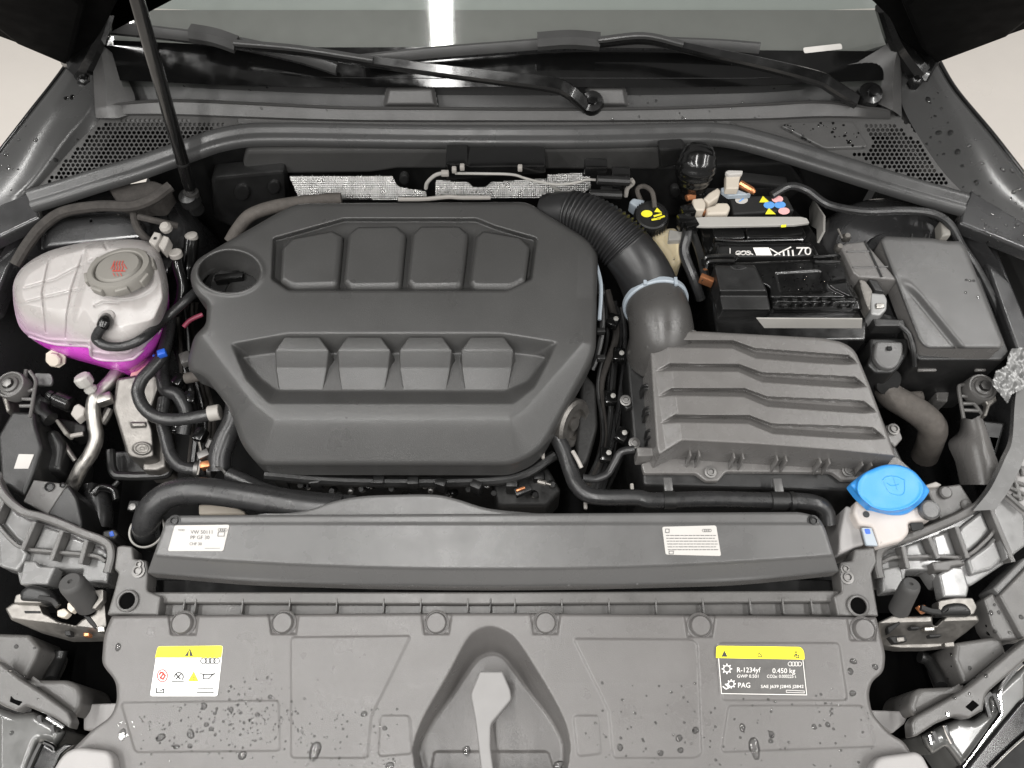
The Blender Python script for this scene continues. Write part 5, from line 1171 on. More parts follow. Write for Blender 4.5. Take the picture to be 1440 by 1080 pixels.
# latch handle
lh = thing('hood_release_lever', 'light grey hood release lever standing in the triangular well', 'lever', P(688,1020,-.03))
LV = fillet(zN([(618,279,2),(690,279,2),(715,338,3),(719,368,5),(653,446,6),(652,520),(668,640),(628,640),(603,430,8),(588,352,6)]), 4)
def hlv(X, Y): return -.004+rover(sdf(LV, X, Y), 3, .003)-.004*lin(960, 1060, Y)
mk(field((655,940,725,1118), 1.0, hlv, LV), 'lever', 'handle_grey', lh, 179)
mk(ringskirt(LV, hlv, .024), 'lever_edge', 'handle_grey', lh, 50)

# ---- warning label, left
wlb = thing('warning_label', 'white warning sticker with yellow header and symbols on the left of the grille cover', 'sticker', P(262,945,.0))
LO = .0006+.0018*0
LQ = [(222,909),(314,908),(306,979),(211,979)]
def lo(px, py): return float(hgc(np.array([px]), np.array([py]))[0])
z0 = max(lo(*p) for p in LQ+[(262,945)])+.0003
sh_ = paper(LQ, z0, wlb, 'label_white', 4, 'sheet')
ph_ = slab(fillet([(222.3,909.2,4),(313.7,908.2,4),(311.5,925),(218.6,925)], .1), z0, [(0,.0004),(0,.0009),(.0002,.0009)])
hd = mk(ph_, 'yellow_header', 'label_yellow', wlb); o_ = z0+.0010
mk(flat(zc([(612,335),(735,335),(690,225)]), o_), 'warning_triangle', 'print_black', hd)
mk(line(zc([(682,262),(676,330)]), 1.2, o_, lift=.0008), 'exclamation_mark', 'label_yellow', hd)
o_ = z0+.0006
mk(rings(*zc([(980,405)])[0], 4.2, o_, 1.1), 'ring_emblem', 'print_black', wlb)
mb = line(circ(*zc([(290,620)])[0], 7, 8.5, 24), 1.3, o_, close=True); mk(mb, 'prohibition_ring', 'red_print', wlb)
mk(line(zc([(250,600),(270,570),(300,580),(330,620),(300,670),(260,650),(300,600)]), 2.2, o_), 'flame_symbol', 'red_print', wlb)
mb = line(circ(*zc([(530,635)])[0], 6, 6, 16, 180, 400), 1.5, o_); mb.merge(line(zc([(430,700),(600,700)]), 1.5, o_)); mb.merge(line(zc([(490,600),(550,670)]), 1.8, o_)); mb.merge(line(zc([(555,600),(490,665)]), 1.8, o_))
mk(mb, 'fan_symbol', 'print_black', wlb)
mk(flat(zc([(660,700),(815,700),(745,555)]), o_), 'caution_triangle', 'label_yellow', wlb)
mk(line(zc([(742,600),(730,640),(755,645),(738,685)]), .9, o_, lift=.0008), 'caution_flash', 'print_black', wlb)
mk(line(zc([(840,590),(890,600),(880,640),(885,665),(960,665),(1010,610),(1050,590),(960,605),(890,600)]), 1.5, o_), 'oil_can_symbol', 'print_black', wlb)
mk(line(zc([(205,800),(205,865),(310,865),(310,810),(260,840)]), 1.5, o_), 'book_symbol', 'print_black', wlb)
mb = line(zc([(800,805),(1030,805)]), 1.1, o_); mb.merge(line(zc([(790,860),(1030,862)]), 1.5, o_)); mk(mb, 'fine_print', 'print_black', wlb)

# ---- refrigerant label, right
rl = thing('refrigerant_label', 'dark refrigerant sticker with yellow header on the right of the grille cover', 'sticker', P(1070,945,.0))
z1 = max(lo(*p) for p in [(1020,930),(1120,930),(1070,945),(1030,970)])+.0003
paper([(1009,912),(1131,914),(1134,978),(1016,976)], z1, rl, 'carrier_plastic', 2, 'sheet')
hd = mk(slab(fillet(zd([(155,165,4),(1225,180,6),(1265,240,4),(1268,338,1),(150,318,1)]), 2), z1, [(0,.0004),(0,.0009),(.0002,.0009)]), 'yellow_header', 'label_yellow', rl)
o_ = z1+.0010
mk(flat(zd([(220,302),(300,302),(258,222)]), o_), 'warning_triangle', 'print_black', hd)
mb = line(zd([(690,300),(682,275),(705,250),(715,275),(735,280),(728,302),(690,300)]), 1., o_); mk(mb, 'flame_symbol', 'print_black', hd)
mb = line(zd([(1140,310),(1150,275),(1175,270)]), 1.2, o_); mb.merge(line(zd([(1165,310),(1165,280),(1200,285),(1200,318),(1165,310)]), 1.2, o_)); mb.merge(line(circ(*zd([(1165,245)])[0], 1.2, 1.2, 8), .8, o_, close=True)); mk(mb, 'service_symbol', 'print_black', hd)
o_ = z1+.0006
mb = line(zd([(185,325),(222,768),(1300,785),(1252,345)]), .9, o_); mk(mb, 'frame_line', 'print_white', rl)
def gear(cx, cy, r, mb):
    mb.merge(line(circ(cx, cy, r, r, 18), 1.5, o_, close=True))
    for k in range(8):
        a = k*math.pi/4; mb.merge(line([(cx+r*math.cos(a), cy+r*math.sin(a)), (cx+r*1.5*math.cos(a), cy+r*1.5*math.sin(a))], 1.6, o_, lift=.0007))
mb = MB(); gear(*zd([(290,455)])[0], 4.6, mb); gear(*zd([(345,645)])[0], 4, mb); mb.merge(line(zd([(240,680),(280,710),(320,690),(270,650)]), 1.6, o_)); mk(mb, 'gear_symbols', 'print_white', rl)
def lt(t, x, y, h, wd, mt='print_white'): p = zd([(x, y)])[0]; text(t, p[0], p[1], h, o_, mt, rl, wpx=wd)
lt('R-1234yf', 562, 472, 7.2, 33); lt('GWP 0.501', 558, 550, 4.6, 30); lt('0.450 kg', 1010, 482, 7, 32); lt('CO2e: 0.000225 t', 980, 552, 4.6, 41); lt('PAG', 508, 665, 7.2, 17); lt('SAE J639 J2845 J2842', 990, 680, 4.4, 60)
mk(rings(*zd([(1150,393)])[0], 3., o_, .9), 'ring_emblem', 'print_white', rl)
mk(line(zd([(1040,725),(1268,735),(1270,760),(1042,752)]), .6, o_, close=True), 'fine_print', 'print_white', rl)

# ================================================================== HEADLIGHT CARRIERS (ribbed frames at both sides)
def carrier(label, z, rim, lower, ribs, base, panels, extra, offb=-.02):
    t = thing('headlight_carrier', label, 'headlight carrier', P(*z([base[0]])[0], -.1), 'headlight carriers at both sides')
    mk(slab(fillet(z(base), 3), offb-.016, rp(.03,.003)), 'floor_plate', 'wet_plastic', t)
    for q, dz in panels: mk(slab(fillet(z(q), 3), offb-.012+dz, rp(.02,.004)), 'cell_panel', 'wet_plastic', t)
    mk(sweep([P(*p, offb-.006) for p in z(rim)], rrect(.0105,.016,.002), 6), 'upper_rim', 'carrier_plastic', t)
    mk(sweep([P(*p, offb-.014) for p in z(lower)], rrect(.005,.012,.001), 6), 'lower_rim', 'carrier_plastic', t)
    for r in ribs: mk(sweep([P(*p, offb-.012) for p in z(r)], rrect(.0065,.018,.001), 3, smooth=len(r) > 2), 'rib', 'carrier_plastic', t)
    for q, mt, dz in extra: mk(slab(fillet(z(q), 3), offb+dz, rp(.02,.003)), 'side_plate', mt, t)
    return t
carrier('ribbed grey headlight carrier curving behind the left hood latch', zO,
  [(-20,160),(10,240),(60,345),(140,435),(250,510),(390,545),(560,605),(740,685),(880,735),(955,790),(972,880),(945,1000)],
  [(5,595),(120,730),(235,805),(490,835),(720,855),(850,875),(915,915)],
  [[(95,400),(10,580)],[(352,580),(250,815)],[(578,660),(490,900)],[(782,742),(732,930)]],
  [(-60,200),(60,420),(250,540),(560,630),(880,760),(930,860),(900,1080),(680,1060),(700,960),(430,960),(400,1080),(160,1080),(140,980),(0,940),(-60,900)],
  [([(100,430),(150,490),(330,575),(240,790),(130,700),(30,580)],.002),([(370,600),(550,650),(490,810),(270,795)],.001),([(595,680),(760,740),(720,835),(525,825)],.0),([(800,760),(890,800),(910,870),(760,845)],.0)],
  [([(200,890),(300,890),(330,935),(470,940),(400,1090),(160,1090)],'wet_plastic',.0),([(-20,600),(230,820),(200,900),(140,975),(0,940)],'wet_plastic',-.004)])
carrier('ribbed grey headlight carrier curving behind the right hood latch', zT,
  [(1330,-80),(1290,40),(1190,240),(1065,405),(880,530),(680,620),(470,705),(265,778),(185,850),(178,960),(195,1045)],
  [(205,930),(300,885),(400,880),(660,872),(910,872),(1080,745),(1165,645)],
  [[(370,785),(410,965)],[(585,710),(660,885)],[(812,622),(905,880)],[(1092,445),(1172,645),(1285,915)]],
  [(1330,20),(1100,440),(640,650),(280,790),(210,880),(235,1090),(430,1090),(450,970),(640,970),(720,1090),(1000,1100),(1300,900),(1460,740),(1460,0)],
  [([(215,890),(290,830),(365,805),(390,875),(280,895)],.0),([(440,760),(570,720),(640,860),(420,875)],.001),([(660,680),(800,635),(880,860),(700,860)],.001),([(900,610),(1080,470),(1150,630),(1060,740),(940,850),(860,700)],.004),([(960,880),(1130,760),(1190,680),(1260,880),(1180,960),(1000,1010)],.006)],
  [([(660,900),(900,870),(960,920),(830,940),(820,975),(690,975)],'carrier_plastic',.0),([(240,960),(390,930),(420,1000),(430,1140),(250,1160)],'wet_plastic',-.006),([(720,1000),(840,940),(930,945),(980,1120),(960,1200),(760,1200)],'wet_plastic',-.004),([(1150,370),(1260,310),(1440,470),(1460,760),(1300,880),(1230,660)],'wet_plastic',.004)])
# right side vented block and panel
vb = thing('vent_block', 'light grey vented plate at the right edge below the foil', 'vented plate', P(1430,680,-.05))
mk(slab(fillet(zT([(1245,305),(1390,40),(1500,-40),(1500,520),(1430,460)]), 4), -.008, rp(.03,.003)), 'plate', 'pad_grey', vb)
for q in ([(1390,60),(1250,300)],[(1250,305),(1440,470)],[(1300,215),(1440,260)],[(1345,170),(1400,390)],[(1385,110),(1440,120)],[(1290,270),(1440,340)],[(1330,340),(1420,375)],[(1410,110),(1425,180)]):
    mk(sweep([P(*p,-.006) for p in zT(q)], rrect(.005,.005,.001), 2, smooth=False), 'grid_bar', 'carrier_plastic', vb)
wp = thing('fender_liner_panel', 'pale wet panel running down the right edge inside the fender', 'panel', P(1430,600,-.05))
mk(loft([[P(*p,-.02) for p in zS([(1345,310),(1330,430),(1310,700),(1250,850),(1120,1110),(980,1290)])], [P(*p,.0) for p in zS([(1375,300),(1360,440),(1340,720),(1280,870),(1160,1120),(1010,1310)])], [P(*p,.004) for p in zS([(1480,260),(1480,440),(1480,720),(1440,870),(1330,1110),(1200,1300)])]], 24), 'panel', 'wet_plastic', wp, 60)

# ================================================================== SIDE BOXES beside the carriers
lbx = thing('headlight_duct_box', 'dark grey plastic box with a white sticker left of the aluminium pipe', 'plastic box', P(50,650,-.2))
mk(slab(fillet(zX([(95,582),(292,590),(300,690),(355,880),(290,1090),(200,1300),(0,1200),(-30,800)]), 5), -.055, rp(.12,.006)), 'box_top', 'dark_plastic', lbx)
mk(slab(fillet(zX([(330,865),(400,735),(470,735),(535,850),(500,1090),(290,1090)]), 6), -.085, rp(.10,.008)), 'box_side', 'dark_plastic', lbx)
mk(slab(fillet(zO([(282,200),(572,240),(648,350),(692,545),(690,625),(400,505),(190,392)]), 3), -.058, rp(.10,.004)), 'lower_lid', 'dark_plastic', lbx)
mk(slab(fillet(zO([(282,205),(568,243),(400,500),(192,390)]), 2), -.056, rp(.006,.002)), 'lid_panel', 'carrier_plastic', lbx)
for a, r in (((420,268),.007),((530,255),.004)): mk(lathe(P(*zO([a])[0],-.055), NB, [(r,0),(r,.002),(r*.7,.003),(r*.6,.001),(0,.001)], 14), 'screw', 'dark_plastic', lbx)
paper(zX([(160,952),(288,955),(240,1075),(118,1075)]), -.0548, lbx, 'label_grey', 1, 'white_sticker')
def mount(label, cx, cy, lad, side):
    t = thing('rubber_mount', label, 'rubber mount', P(cx, cy, -.08), 'rubber mounts inside both fenders'); c = P(cx, cy, -.028)
    mk(lathe(c, NB, [(.021,-.02),(.0215,.0),(.020,.0025),(.0178,.0025),(.016,.0),(.013,.001),(.0125,.005),(.009,.007),(.007,.003),(.0,.003)], 32), 'bushing', 'carrier_plastic', t)
    mk(lathe(c, NB, [(.007,.004),(.007,.010),(.004,.011),(.0,.011)], 6), 'bolt', 'steel', t)
    for q in lad: mk(tube([P(*p,-.04) for p in q], .0028, 8, 6), 'frame_bar', 'carrier_plastic', t)
    return t
mount('round rubber mount with ladder bracket at the left edge under the coolant tank', 15, 541, [zX([(220,240),(215,300),(240,390)]), zX([(250,250),(300,330),(290,420),(255,640)]), zX([(190,485),(285,490)]), zX([(170,545),(275,545)]), zX([(240,420),(300,400)])], 0)
mount('round rubber mount with ladder bracket at the right edge below the fuse box', 1381, 545, [zS([(970,250),(910,250),(890,290),(930,530)]), zS([(910,340),(970,345)]), zS([(920,405),(1020,405)]), zS([(930,460),(1050,465)]), zS([(1020,405),(1090,500)])], 1)
solo(slab(fillet(zX([(10,430),(60,420),(80,570),(50,600),(10,480)]), 3), -.05, rp(.03,.004)), 'metal_bracket', 'zinc', 'tan metal bracket under the left rubber mount', 'bracket')
solo(slab(fillet(zS([(1100,365),(1200,330),(1215,380),(1160,420),(1130,510),(1100,505),(1130,410)]), 2), -.03, rp(.01,.002)), 'metal_bracket', 'zinc', 'bright metal hook bracket in front of the right rubber mount', 'bracket')
solo(slab(fillet(zX([(285,265),(430,270),(445,320),(430,370),(310,370)]), 4), -.06, rp(.004,.001)), 'grey_flap', 'slab_plastic', 'grey flap behind the left ladder bracket', 'flap')
rb = thing('inner_panel', 'dark grey shaped panel dropping behind the right rubber mount', 'panel', P(1360,640,-.2))
mk(loft([[P(*p,-.12) for p in zS([(905,520),(890,640),(800,740),(860,900),(900,1090)])], [P(*p,-.07) for p in zS([(940,530),(960,640),(950,740),(980,900),(1020,1090)])], [P(*p,-.055) for p in zS([(1000,540),(1040,640),(1060,740),(1090,900),(1120,1090)])], [P(*p,-.08) for p in zS([(1080,500),(1130,640),(1180,800),(1220,900),(1240,1090)])]], 20), 'panel', 'box_plastic', rb, 179)
mk(slab(fillet(zS([(1080,540),(1290,560),(1200,870),(1180,860)]), 3), -.10, rp(.05,.004)), 'panel_side', 'dark_plastic', rb)
mk(slab(fillet(zS([(700,290),(815,285),(800,390),(705,380)]), 3), -.10, rp(.03,.003)), 'panel_tab', 'carrier_plastic', rb)
# crinkled foil
def hfo(X, Y):
    return .002+.006*np.abs(np.sin(X*.17+Y*.11)*np.sin(Y*.14-X*.07))+.003*np.abs(np.sin(X*.31+1.3)*np.sin(Y*.27))+.0008*np.sin(X*.8-Y*.5)
FO = zS([(1300,0),(1330,-60),(1500,-80),(1500,260),(1340,330),(1300,420),(1260,360),(1160,240),(1200,130),(1290,80)])
solo(field((1390,484,1452,572), 1.2, hfo, lambda X, Y: sdf(FO, X, Y) > 0), 'foil_sheet', 'foil', 'crumpled silver foil insulation at the right edge beside the rubber mount', 'foil', sharp=179)

# ================================================================== WASHER FILLER
wf = thing('washer_filler', 'off-white washer filler neck with a blue cap beside the airbox', 'washer filler', P(1245,740,-.12))
WC = fillet([(1194,681,4),(1214,665,10),(1242,653,14),(1266,653,14),(1286,662,10),(1308,690,4),(1299,704,8),(1279,721,8),(1268,725,10),(1250,725,10),(1229,718,8),(1206,697,8)], 6)
def hwc(X, Y):
    r = np.hypot((X-1252)/1.25, (Y-686)/.88); h = .030+rover(sdf(WC, X, Y), 6, .006)
    h = h-.006*sst(36, 40, r)+.0015*np.exp(-((r-37)/2.5)**2)-.016*lin(702,726,Y+.0*X)*sst(36,40,r)
    return h
cap = mk(field((1190,649,1312,730), 1.1, hwc, WC), 'cap', 'blue_plastic', wf, 179)
mk(ringskirt(WC, hwc, .012), 'cap_rim', 'blue_plastic', wf, 50)
# embossed wash symbol
mb = MB()
for q in ([(1241,672),(1247,667),(1260,667),(1272,672)], [(1241,672),(1252,690),(1270,692),(1272,672)], [(1256,668),(1262,686)], [(1247,676),(1254,680),(1264,678)]): mb.merge(tube([P(x, y+3, .0300) for x, y in q], .0006, 5, 4))
mk(mb, 'wash_symbol', 'blue_plastic', cap)
mk(slab(fillet(zT([(30,370),(160,430),(420,480),(560,420),(690,450),(700,520),(560,560),(470,570),(480,650),(420,720),(215,775),(190,690),(160,600),(50,590),(0,480)]), 5), .004, rp(.08,.005)), 'neck', 'neck_white', wf)
mk(slab(fillet(zT([(-60,420),(0,440),(60,590),(100,755),(20,775),(-130,840),(-110,640)]), 4), -.012, rp(.08,.004)), 'side_wall', 'pad_grey', wf)
mk(slab(fillet(zT([(70,610),(155,612),(210,765),(110,758)]), 2), .0052, rp(.004,.001)), 'level_window', 'grey_blue', wf)
mk(slab(fillet(zT([(90,620),(140,620),(150,665),(105,668)]), 2), .0056, rp(.004,.001)), 'blue_mark', 'blue_clip', wf)
mk(lathe(P(*zT([(625,470)])[0], .004), NB, [(.0135,0),(.0135,.008),(.012,.010),(.0105,.009),(.0,.0095)], 24), 'button', 'slab_plastic', wf)
mk(lathe(P(*zT([(108,500)])[0], .0045), NB, [(.0045,0),(.0045,.0006),(.0,.0006)], 14), 'button_hole', 'print_black', wf)
mk(slab(fillet(zT([(480,570),(590,565),(600,620),(500,640)]), 2), .006, rp(.003,.001)), 'neck_gap', 'deep_black', wf)
sb = thing('sensor_bracket', 'dark grey flat bracket with a boss right of the blue cap', 'bracket', P(1330,710,-.06))
mk(slab(fillet(zT([(610,280),(905,240),(1010,400),(860,500),(740,545),(690,440)]), 3), -.03, rp(.05,.003)), 'plate', 'carrier_plastic', sb)
mk(lathe(P(*zT([(765,320)])[0],-.03), NB, [(.009,0),(.009,.005),(.007,.007),(.0,.007)], 20), 'boss', 'carrier_plastic', sb)
mk(lathe(P(*zT([(950,420)])[0],-.03), NB, [(.008,0),(.008,.002),(.005,.003),(.0,.002)], 20), 'boss', 'carrier_plastic', sb)
mk(slab(fillet(zT([(610,250),(700,220),(750,250),(700,270),(620,275)]), 2), -.02, rp(.02,.002)), 'white_clip', 'clip_white', sb)

# ================================================================== HOOD LATCHES
def latch(label, z, plate, back, dome, b0, b1, br, lever, extra, drop):
    t = thing('hood_latch', label, 'hood latch', P(*z([plate[0]])[0], -.08), 'hood latches at both front corners')
    pq = fillet(z(plate), 2); xs_ = [p[0] for p in pq]; ys_ = [p[1] for p in pq]
    def hp(X, Y): return -.028+rover(sdf(pq, X, Y), 2.5, .003)-.034*lin(drop[0]+drop[2]*(X-xs_[0]), drop[1]+drop[2]*(X-xs_[0]), Y)
    lpl = mk(field((min(xs_),min(ys_),max(xs_),max(ys_)), .9, hp, pq), 'latch_plate', 'zinc', t, 50)
    mk(ringskirt(pq, hp, .02), 'plate_edge', 'zinc', lpl, 50)
    mk(slab(fillet(z(back), 3), -.016, rp(.02,.002)), 'upper_plate', 'zinc', t)
    mk(slab(fillet(z(dome), 6), -.012, rp(.02,.008)), 'dark_hook', 'dark_plastic', t)
    A = P(*z([b0])[0], -.026); B = P(*z([b1])[0], .024); d = B-A; L0 = d.length
    bf = mk(lathe(A, d, [(br*1.04,-.006),(br*1.04,0),(br,L0*.15),(br*.97,L0*.85),(br*.9,L0*.95),(br*.72,L0),(br*.2,L0),(br*.16,L0-.003),(0,L0-.003)], 28), 'rubber_buffer', 'buffer_rubber', t, 40)
    mk(sweep([P(*p,-.012) for p in z(lever)], rrect(.007,.006,.001), 5), 'lever', 'cast_dark', t)
    for q, mt, o in extra: mk(slab(fillet(z(q), 2), o, rp(.01,.0015)), 'latch_detail', mt, t)
    return t
latch('silver hood latch with dark rubber buffer at the left front corner', zQ,
  [(45,335),(110,288),(335,300),(365,375),(420,400),(480,440),(640,480),(690,430),(800,380),(880,180),(905,470),(880,585),(560,590),(300,520),(95,430)],
  [(130,215),(200,200),(340,215),(350,290),(110,288)], [(150,180),(240,120),(400,160),(470,250),(400,285),(150,270)], (735,275), (590,105), .0165, [(340,250),(450,270),(500,320)],
  [([(480,350),(540,330),(580,370),(540,410),(480,400)],'beige_part',-.018),([(565,290),(620,260),(640,330),(600,370),(565,340)],'beige_part',-.014),([(700,390),(760,400),(820,480),(800,510),(740,450)],'deep_black',-.027),([(200,352),(340,352),(345,375),(205,375)],'cast_dark',-.027),([(540,520),(590,515),(600,560),(550,565)],'cast_dark',-.027),([(700,535),(750,535),(750,570),(700,570)],'copper',-.026),([(815,480),(880,480),(885,530),(820,535)],'aluminium',-.024),([(780,180),(870,170),(870,260),(800,340),(770,330),(830,240)],'zinc',-.014)], (868,896,.12))
latch('silver hood latch with dark rubber buffer at the right front corner', zU,
  [(205,570),(330,512),(480,520),(665,515),(668,590),(700,605),(790,515),(1045,510),(1062,560),(960,650),(870,715),(820,770),(640,790),(400,792),(250,770),(225,690)],
  [(720,385),(870,360),(1010,362),(1048,440),(1020,505),(720,500)], [(730,480),(770,410),(870,390),(960,400),(1010,460),(1015,505),(740,505)], (395,440), (490,245), .0128, [(560,450),(640,480),(720,490)],
  [([(290,610),(390,560),(400,580),(300,670)],'deep_black',-.027),([(480,605),(560,600),(570,625),(490,630)],'deep_black',-.027),([(300,690),(440,680),(460,730),(350,750)],'cast_dark',-.026),([(365,695),(430,690),(440,730),(375,740)],'zinc',-.024),([(640,670),(740,665),(750,690),(650,698)],'cast_dark',-.027),([(770,740),(850,730),(860,775),(780,780)],'zinc',-.022),([(600,610),(690,605),(690,640),(605,645)],'aluminium',-.026),([(545,430),(600,420),(660,470),(600,490)],'copper',-.012)], (876,908,-.03))

# ================================================================== HEADLIGHTS
def headlight(label, z, bar, bx_, lens, band, cham, hole, pipe, top):
    t = thing('headlight', label, 'headlight', P(*z([bar[3]])[0], -.15), 'headlights at both corners')
    mk(slab(fillet(z(top), 4), -.05, rp(.09,.006)), 'rear_housing', 'carrier_plastic', t)
    mk(slab(fillet(z(bx_), 6), -.038, rp(.09,.008)), 'motor_housing', 'carrier_plastic', t)
    mk(slab(fillet(z(bar), 3), -.022, rp(.02,.004)), 'mounting_bar', 'carrier_plastic', t)
    if hole: mk(slab(fillet(z(hole), 1), -.0215, rp(.006,.0005)), 'bar_slot_shade', 'void_black', t)  # black slab painting the dark inside an uncut slot
    def hl(X, Y):
        q = fillet(z(lens), 4); return -.040+rover(sdf(q, X, Y), 14, .02)
    lq = fillet(z(lens), 4); xs_ = [p[0] for p in lq]; ys_ = [p[1] for p in lq]
    ln = mk(field((min(xs_),min(ys_),max(xs_),max(ys_)), 1.5, hl, lq), 'lens', 'lens_grey', t, 179)
    mk(ringskirt(lq, hl, .08), 'lens_side', 'lens_grey', t, 50)
    mk(slab(fillet(z(band), 2), -.036, rp(.03,.004)), 'dark_band', 'black_gloss', t)
    for c in cham: mk(tube([P(*p,-.034) for p in z(c)], .0028, 8), 'chrome_edge', 'chrome', t)
    mk(tube([P(*p[:2],p[2]) for p in z(pipe)], .0085, 12), 'vent_pipe', 'dark_plastic', t)
    return t
headlight('left headlight rear housing with mounting bar and glossy lens in the corner', zR,
  [(-40,160),(0,190),(170,325),(380,460),(570,600),(605,680),(585,745),(450,655),(300,592),(210,552),(130,602),(30,562),(-40,520)],
  [(212,332),(560,332),(650,372),(682,450),(672,560),(610,650),(560,600),(330,430)],
  [(-60,540),(130,612),(300,600),(470,690),(565,770),(525,845),(465,920),(385,865),(340,870),(235,1160),(-60,1160)],
  [(345,872),(380,868),(470,922),(540,870),(620,880),(520,960),(420,1160),(232,1160)], [[(345,870),(290,980),(235,1110)],[(465,915),(440,890),(375,862)],[(330,640),(345,700)],[(440,720),(455,790)],[(400,650),(540,740)]], [(90,470),(120,500),(190,520),(160,555),(80,520)],
  [(520,90,-.10),(500,170,-.10),(460,260,-.09),(430,340,-.08)], [(-60,-60),(240,-50),(330,60),(300,150),(210,325),(170,325),(-60,140)])
headlight('right headlight rear housing with mounting bar and glossy lens in the corner', zV,
  [(1480,-30),(1000,370),(900,440),(520,650),(490,700),(500,820),(550,805),(700,705),(860,642),(900,642),(985,662),(1100,592),(1122,470),(1160,422),(1480,150)],
  [(510,440),(560,402),(930,386),(960,400),(900,440),(520,645),(470,560)],
  [(1500,140),(1300,300),(1160,430),(1110,490),(1120,592),(1000,672),(880,655),(720,722),(560,805),(600,900),(660,970),(770,900),(960,1160),(1040,1160),(1500,740)],
  [(1500,440),(1400,520),(1200,760),(930,1100),(900,1160),(1110,1160),(1500,770)], [[(1420,200),(1300,320),(1230,450),(1240,620),(1130,780),(1000,960),(915,1070)],[(1160,450),(1120,510),(1150,650)],[(1180,450),(1240,610)],[(770,720),(800,800),(835,870)],[(640,800),(660,880)],[(1480,770),(1300,930),(1150,1080)],[(670,770),(710,860)]], [(945,565),(1010,505),(1065,550),(1000,605)],
  [(560,140,-.10),(630,170,-.10),(680,250,-.09),(740,390,-.07)], [(870,20),(1250,-40),(1295,110),(1000,345),(935,372),(850,150)])
# grey corner panels next to the right latch
cp = thing('corner_panel', 'grey wet plastic panel right of the right hood latch', 'panel', P(1420,880,-.08))
mk(slab(fillet(zU([(1100,370),(1180,320),(1240,400),(1400,720),(1250,720),(1170,600)]), 3), -.040, rp(.04,.003)), 'inner_strip', 'carrier_plastic', cp)
mk(slab(fillet(zU([(1230,340),(1500,60),(1500,700),(1430,700)]), 3), -.030, rp(.04,.003)), 'outer_plate', 'carrier_plastic', cp)
mk(slab(fillet(zU([(1180,280),(1440,20),(1500,60),(1230,340)]), 3), -.034, rp(.04,.003)), 'edge_strip', 'slab_plastic', cp)
# light body piece glimpsed through the notches of the grille cover
solo(slab(fillet(zR([(700,540),(990,530),(1000,560),(960,640),(900,760),(700,760)]), 3), -.07, rp(.03,.003)), 'bumper_piece', 'pad_grey', 'pale plastic piece glimpsed through the left notch of the grille cover', 'plastic piece')
solo(slab(fillet(zV([(140,590),(480,600),(440,700),(330,790),(200,700)]), 3), -.07, rp(.03,.003)), 'bumper_piece', 'pad_grey', 'pale plastic piece glimpsed through the right notch of the grille cover', 'plastic piece')

# ================================================================== WATER DROPS
def drop(mb, c, n, r, asp=1., rot=0., hgt=.42):
    n = Vector(n).normalized(); u = Vector((1,0,0)); u = (u-n*u.dot(n)).normalized(); v = n.cross(u)
    a, b = u*math.cos(rot)+v*math.sin(rot), -u*math.sin(rot)+v*math.cos(rot); vs = []; fs = []; k = 10
    for j, (q, hz) in enumerate(((1,0),(.96,.3),(.78,.68),(.42,.93))):
        for i in range(k):
            t = 2*math.pi*i/k; w_ = 1+.10*math.sin(2*t+r*9000)+.07*math.sin(3*t+r*5000)
            vs.append(Vector(c)+a*(r*q*w_*math.cos(t))+b*(r*q*asp*w_*math.sin(t))+n*(r*hgt*hz))
    vs.append(Vector(c)+n*r*hgt)
    for j in range(3):
        for i in range(k): fs.append((j*k+i, j*k+(i+1)%k, (j+1)*k+(i+1)%k, (j+1)*k+i))
    for i in range(k): fs.append((3*k+i, 3*k+(i+1)%k, 4*k))
    fs.append(tuple(reversed(range(k)))); mb.add(vs, fs)
random.seed(21)
mb = MB()
def gdrop(x, y, r, asp=1., rot=0.): drop(mb, P(x, y, lo(x, y)+.0001), NB, r, asp, rot)
for _ in range(170):
    x = random.gauss(350, 42); y = random.gauss(1004, 28)
    if 170 < x < 520 and 935 < y < 1078: gdrop(x, y, abs(random.gauss(.0005, .0005))+.0005)
for _ in range(150):
    x = random.uniform(165, 560); y = random.uniform(990, 1078); gdrop(x, y, random.uniform(.0006, .0016))
for _ in range(120):
    x = random.uniform(820, 1230); y = random.uniform(960, 1078); gdrop(x, y, random.uniform(.0006, .0018))
for x, y, r, a, t in ((172,1033,.0045,1.7,-.2),(226,1037,.0058,.8,.6),(268,1032,.0045,1.4,.2),(341,1062,.0062,.75,.6),(287,993,.004,1,0),(248,1050,.0042,.6,0),(267,1049,.003,1,0),(290,1019,.003,1,0),(297,1025,.003,1,0),(166,910,.004,1.2,0),(443,1056,.0075,1.5,-.3),(548,1077,.005,1,0),(512,1004,.0042,.8,0),(541,1024,.003,1,0),(656,1056,.005,1.4,.3),(786,1076,.008,.7,.6),(872,1051,.004,1,0),(955,1038,.0042,1,0),(978,1027,.0042,1,0),(929,1059,.0036,1,0),(957,1055,.0036,1,0),(1061,1052,.0075,1.7,.1),(1044,1023,.004,1.2,0),(1085,1033,.004,1,0),(1084,1042,.003,1,0),(1145,1022,.0032,1,0),(1164,1019,.0032,1,0),(1200,930,.0045,.8,0),(1196,944,.004,1,0),(1199,975,.0042,.9,0),(1231,938,.0038,1,0),(325,998,.0033,1,0),(362,1005,.003,1,0),(380,980,.003,1,0)):
    gdrop(x, y, r, a, t)
solo(mb, 'water_drops', 'water', 'clear water drops scattered over the grille top cover', 'water drops', kind='stuff')
mb = MB()
def hit(obj, x, y, r, asp=1., rot=0):
    d = Vector(ray(x, y)).normalized(); o = Vector((0,0,H))-obj.matrix_world.translation
    ok, loc, nrm, _ = obj.ray_cast(o, d)
    if ok:
        if nrm.dot(d) > 0: nrm = -nrm
        drop(mb, loc+obj.matrix_world.translation+nrm*.0001, nrm, r, asp, rot)
bpy.context.view_layer.update()
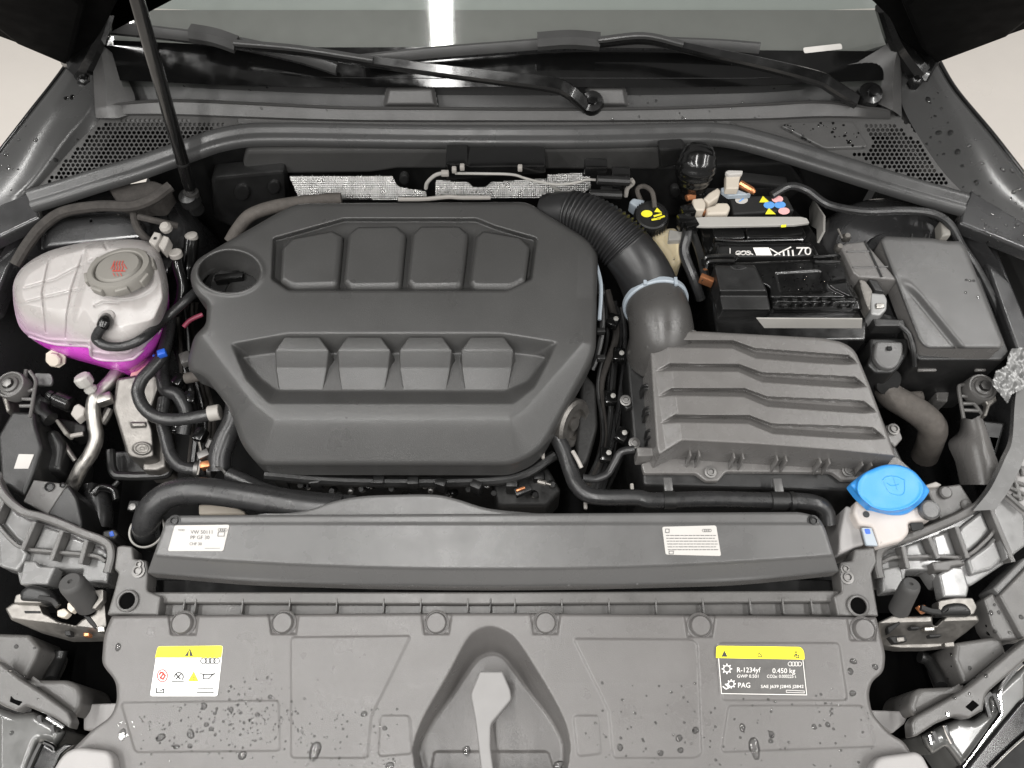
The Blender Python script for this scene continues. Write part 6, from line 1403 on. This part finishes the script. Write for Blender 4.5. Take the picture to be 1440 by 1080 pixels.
fd = [o for o in body.children if o.name.startswith('fender') and 'flange' not in o.name]; ff = [o for o in body.children if 'fender_flange' in o.name]
for p in zC([(1035,420),(1065,490),(1130,560),(1210,615),(1315,655),(1265,690),(1255,715),(1300,770),(1395,810),(1080,560),(1160,640),(1350,715),(1420,800),(1180,700),(1240,770),(1390,720)]): hit(fd[1], p[0], p[1], random.uniform(.002,.005), random.uniform(.7,1.4), random.random())
for _ in range(60): hit(fd[1], random.uniform(1300,1440), random.uniform(120,300), random.uniform(.0006,.0022))
for _ in range(26): hit(ff[1], random.uniform(1380,1440), random.uniform(300,345), random.uniform(.0008,.0028))
for p in zA([(280,415),(305,410),(80,590),(25,650),(35,705),(235,675),(150,590)]): hit(fd[0], p[0], p[1], random.uniform(.002,.0045), 1.3, random.random())
for _ in range(26): hit(fd[0], random.uniform(0,130), random.uniform(120,290), random.uniform(.0006,.002))
solo(mb, 'water_drops', 'water', 'water drops beaded on the fender tops', 'water drops', kind='stuff')
mb = MB(); lipo = [o for o in cowl.children if o.name.startswith('front_lip') or o.name.startswith('tray') or o.name.startswith('service')]
for _ in range(260):
    x = random.choice([random.uniform(160,520), random.uniform(690,1250), random.uniform(890,1060)]); y = random.uniform(112,172)
    hit(random.choice(lipo), x, y, random.uniform(.0006,.0022), random.uniform(.7,1.5), random.random())
sf = [o for o in cowl.children if o.name.startswith('service')]
for _ in range(50): hit(sf[0], random.uniform(1100,1215), random.uniform(171,208), random.uniform(.0008,.003))
solo(mb, 'water_drops', 'water', 'small water drops along the cowl tray', 'water drops', kind='stuff')
mb = MB(); cvb = [o for o in bt.children if o.name.startswith('fuse_carrier')][0]
for _ in range(110): hit(cvb, random.gauss(1135,30), random.gauss(395,22), random.uniform(.0006,.0022))
flid = [o for o in fb.children if o.name.startswith('lid')][0]
for p in zI([(1050,690),(1075,695),(1100,695),(1045,775),(1130,805)]): hit(flid, p[0], p[1], .0022)
for o in lbx.children: pass
if mb.v: solo(mb, 'water_drops', 'water', 'water drops on the shiny battery cover and fuse box lid', 'water drops', kind='stuff')
mb = MB()
for o in cp.children:
    for _ in range(16): hit(o, random.uniform(1385,1440), random.uniform(830,900), random.uniform(.001,.0038))
for t in bpy.data.objects:
    if t.name.startswith('headlight') and t.type == 'EMPTY' and 'carrier' not in t.name:
        for o in t.children:
            if o.name.startswith(('mounting_bar','rear_housing','lens')) and 'side' not in o.name:
                for _ in range(34): hit(o, random.choice([random.uniform(0,110), random.uniform(1290,1440)]), random.uniform(890,1060), random.uniform(.001,.0034))
if mb.v: solo(mb, 'water_drops', 'water', 'water drops on the headlight housings and corner panel', 'water drops', kind='stuff')
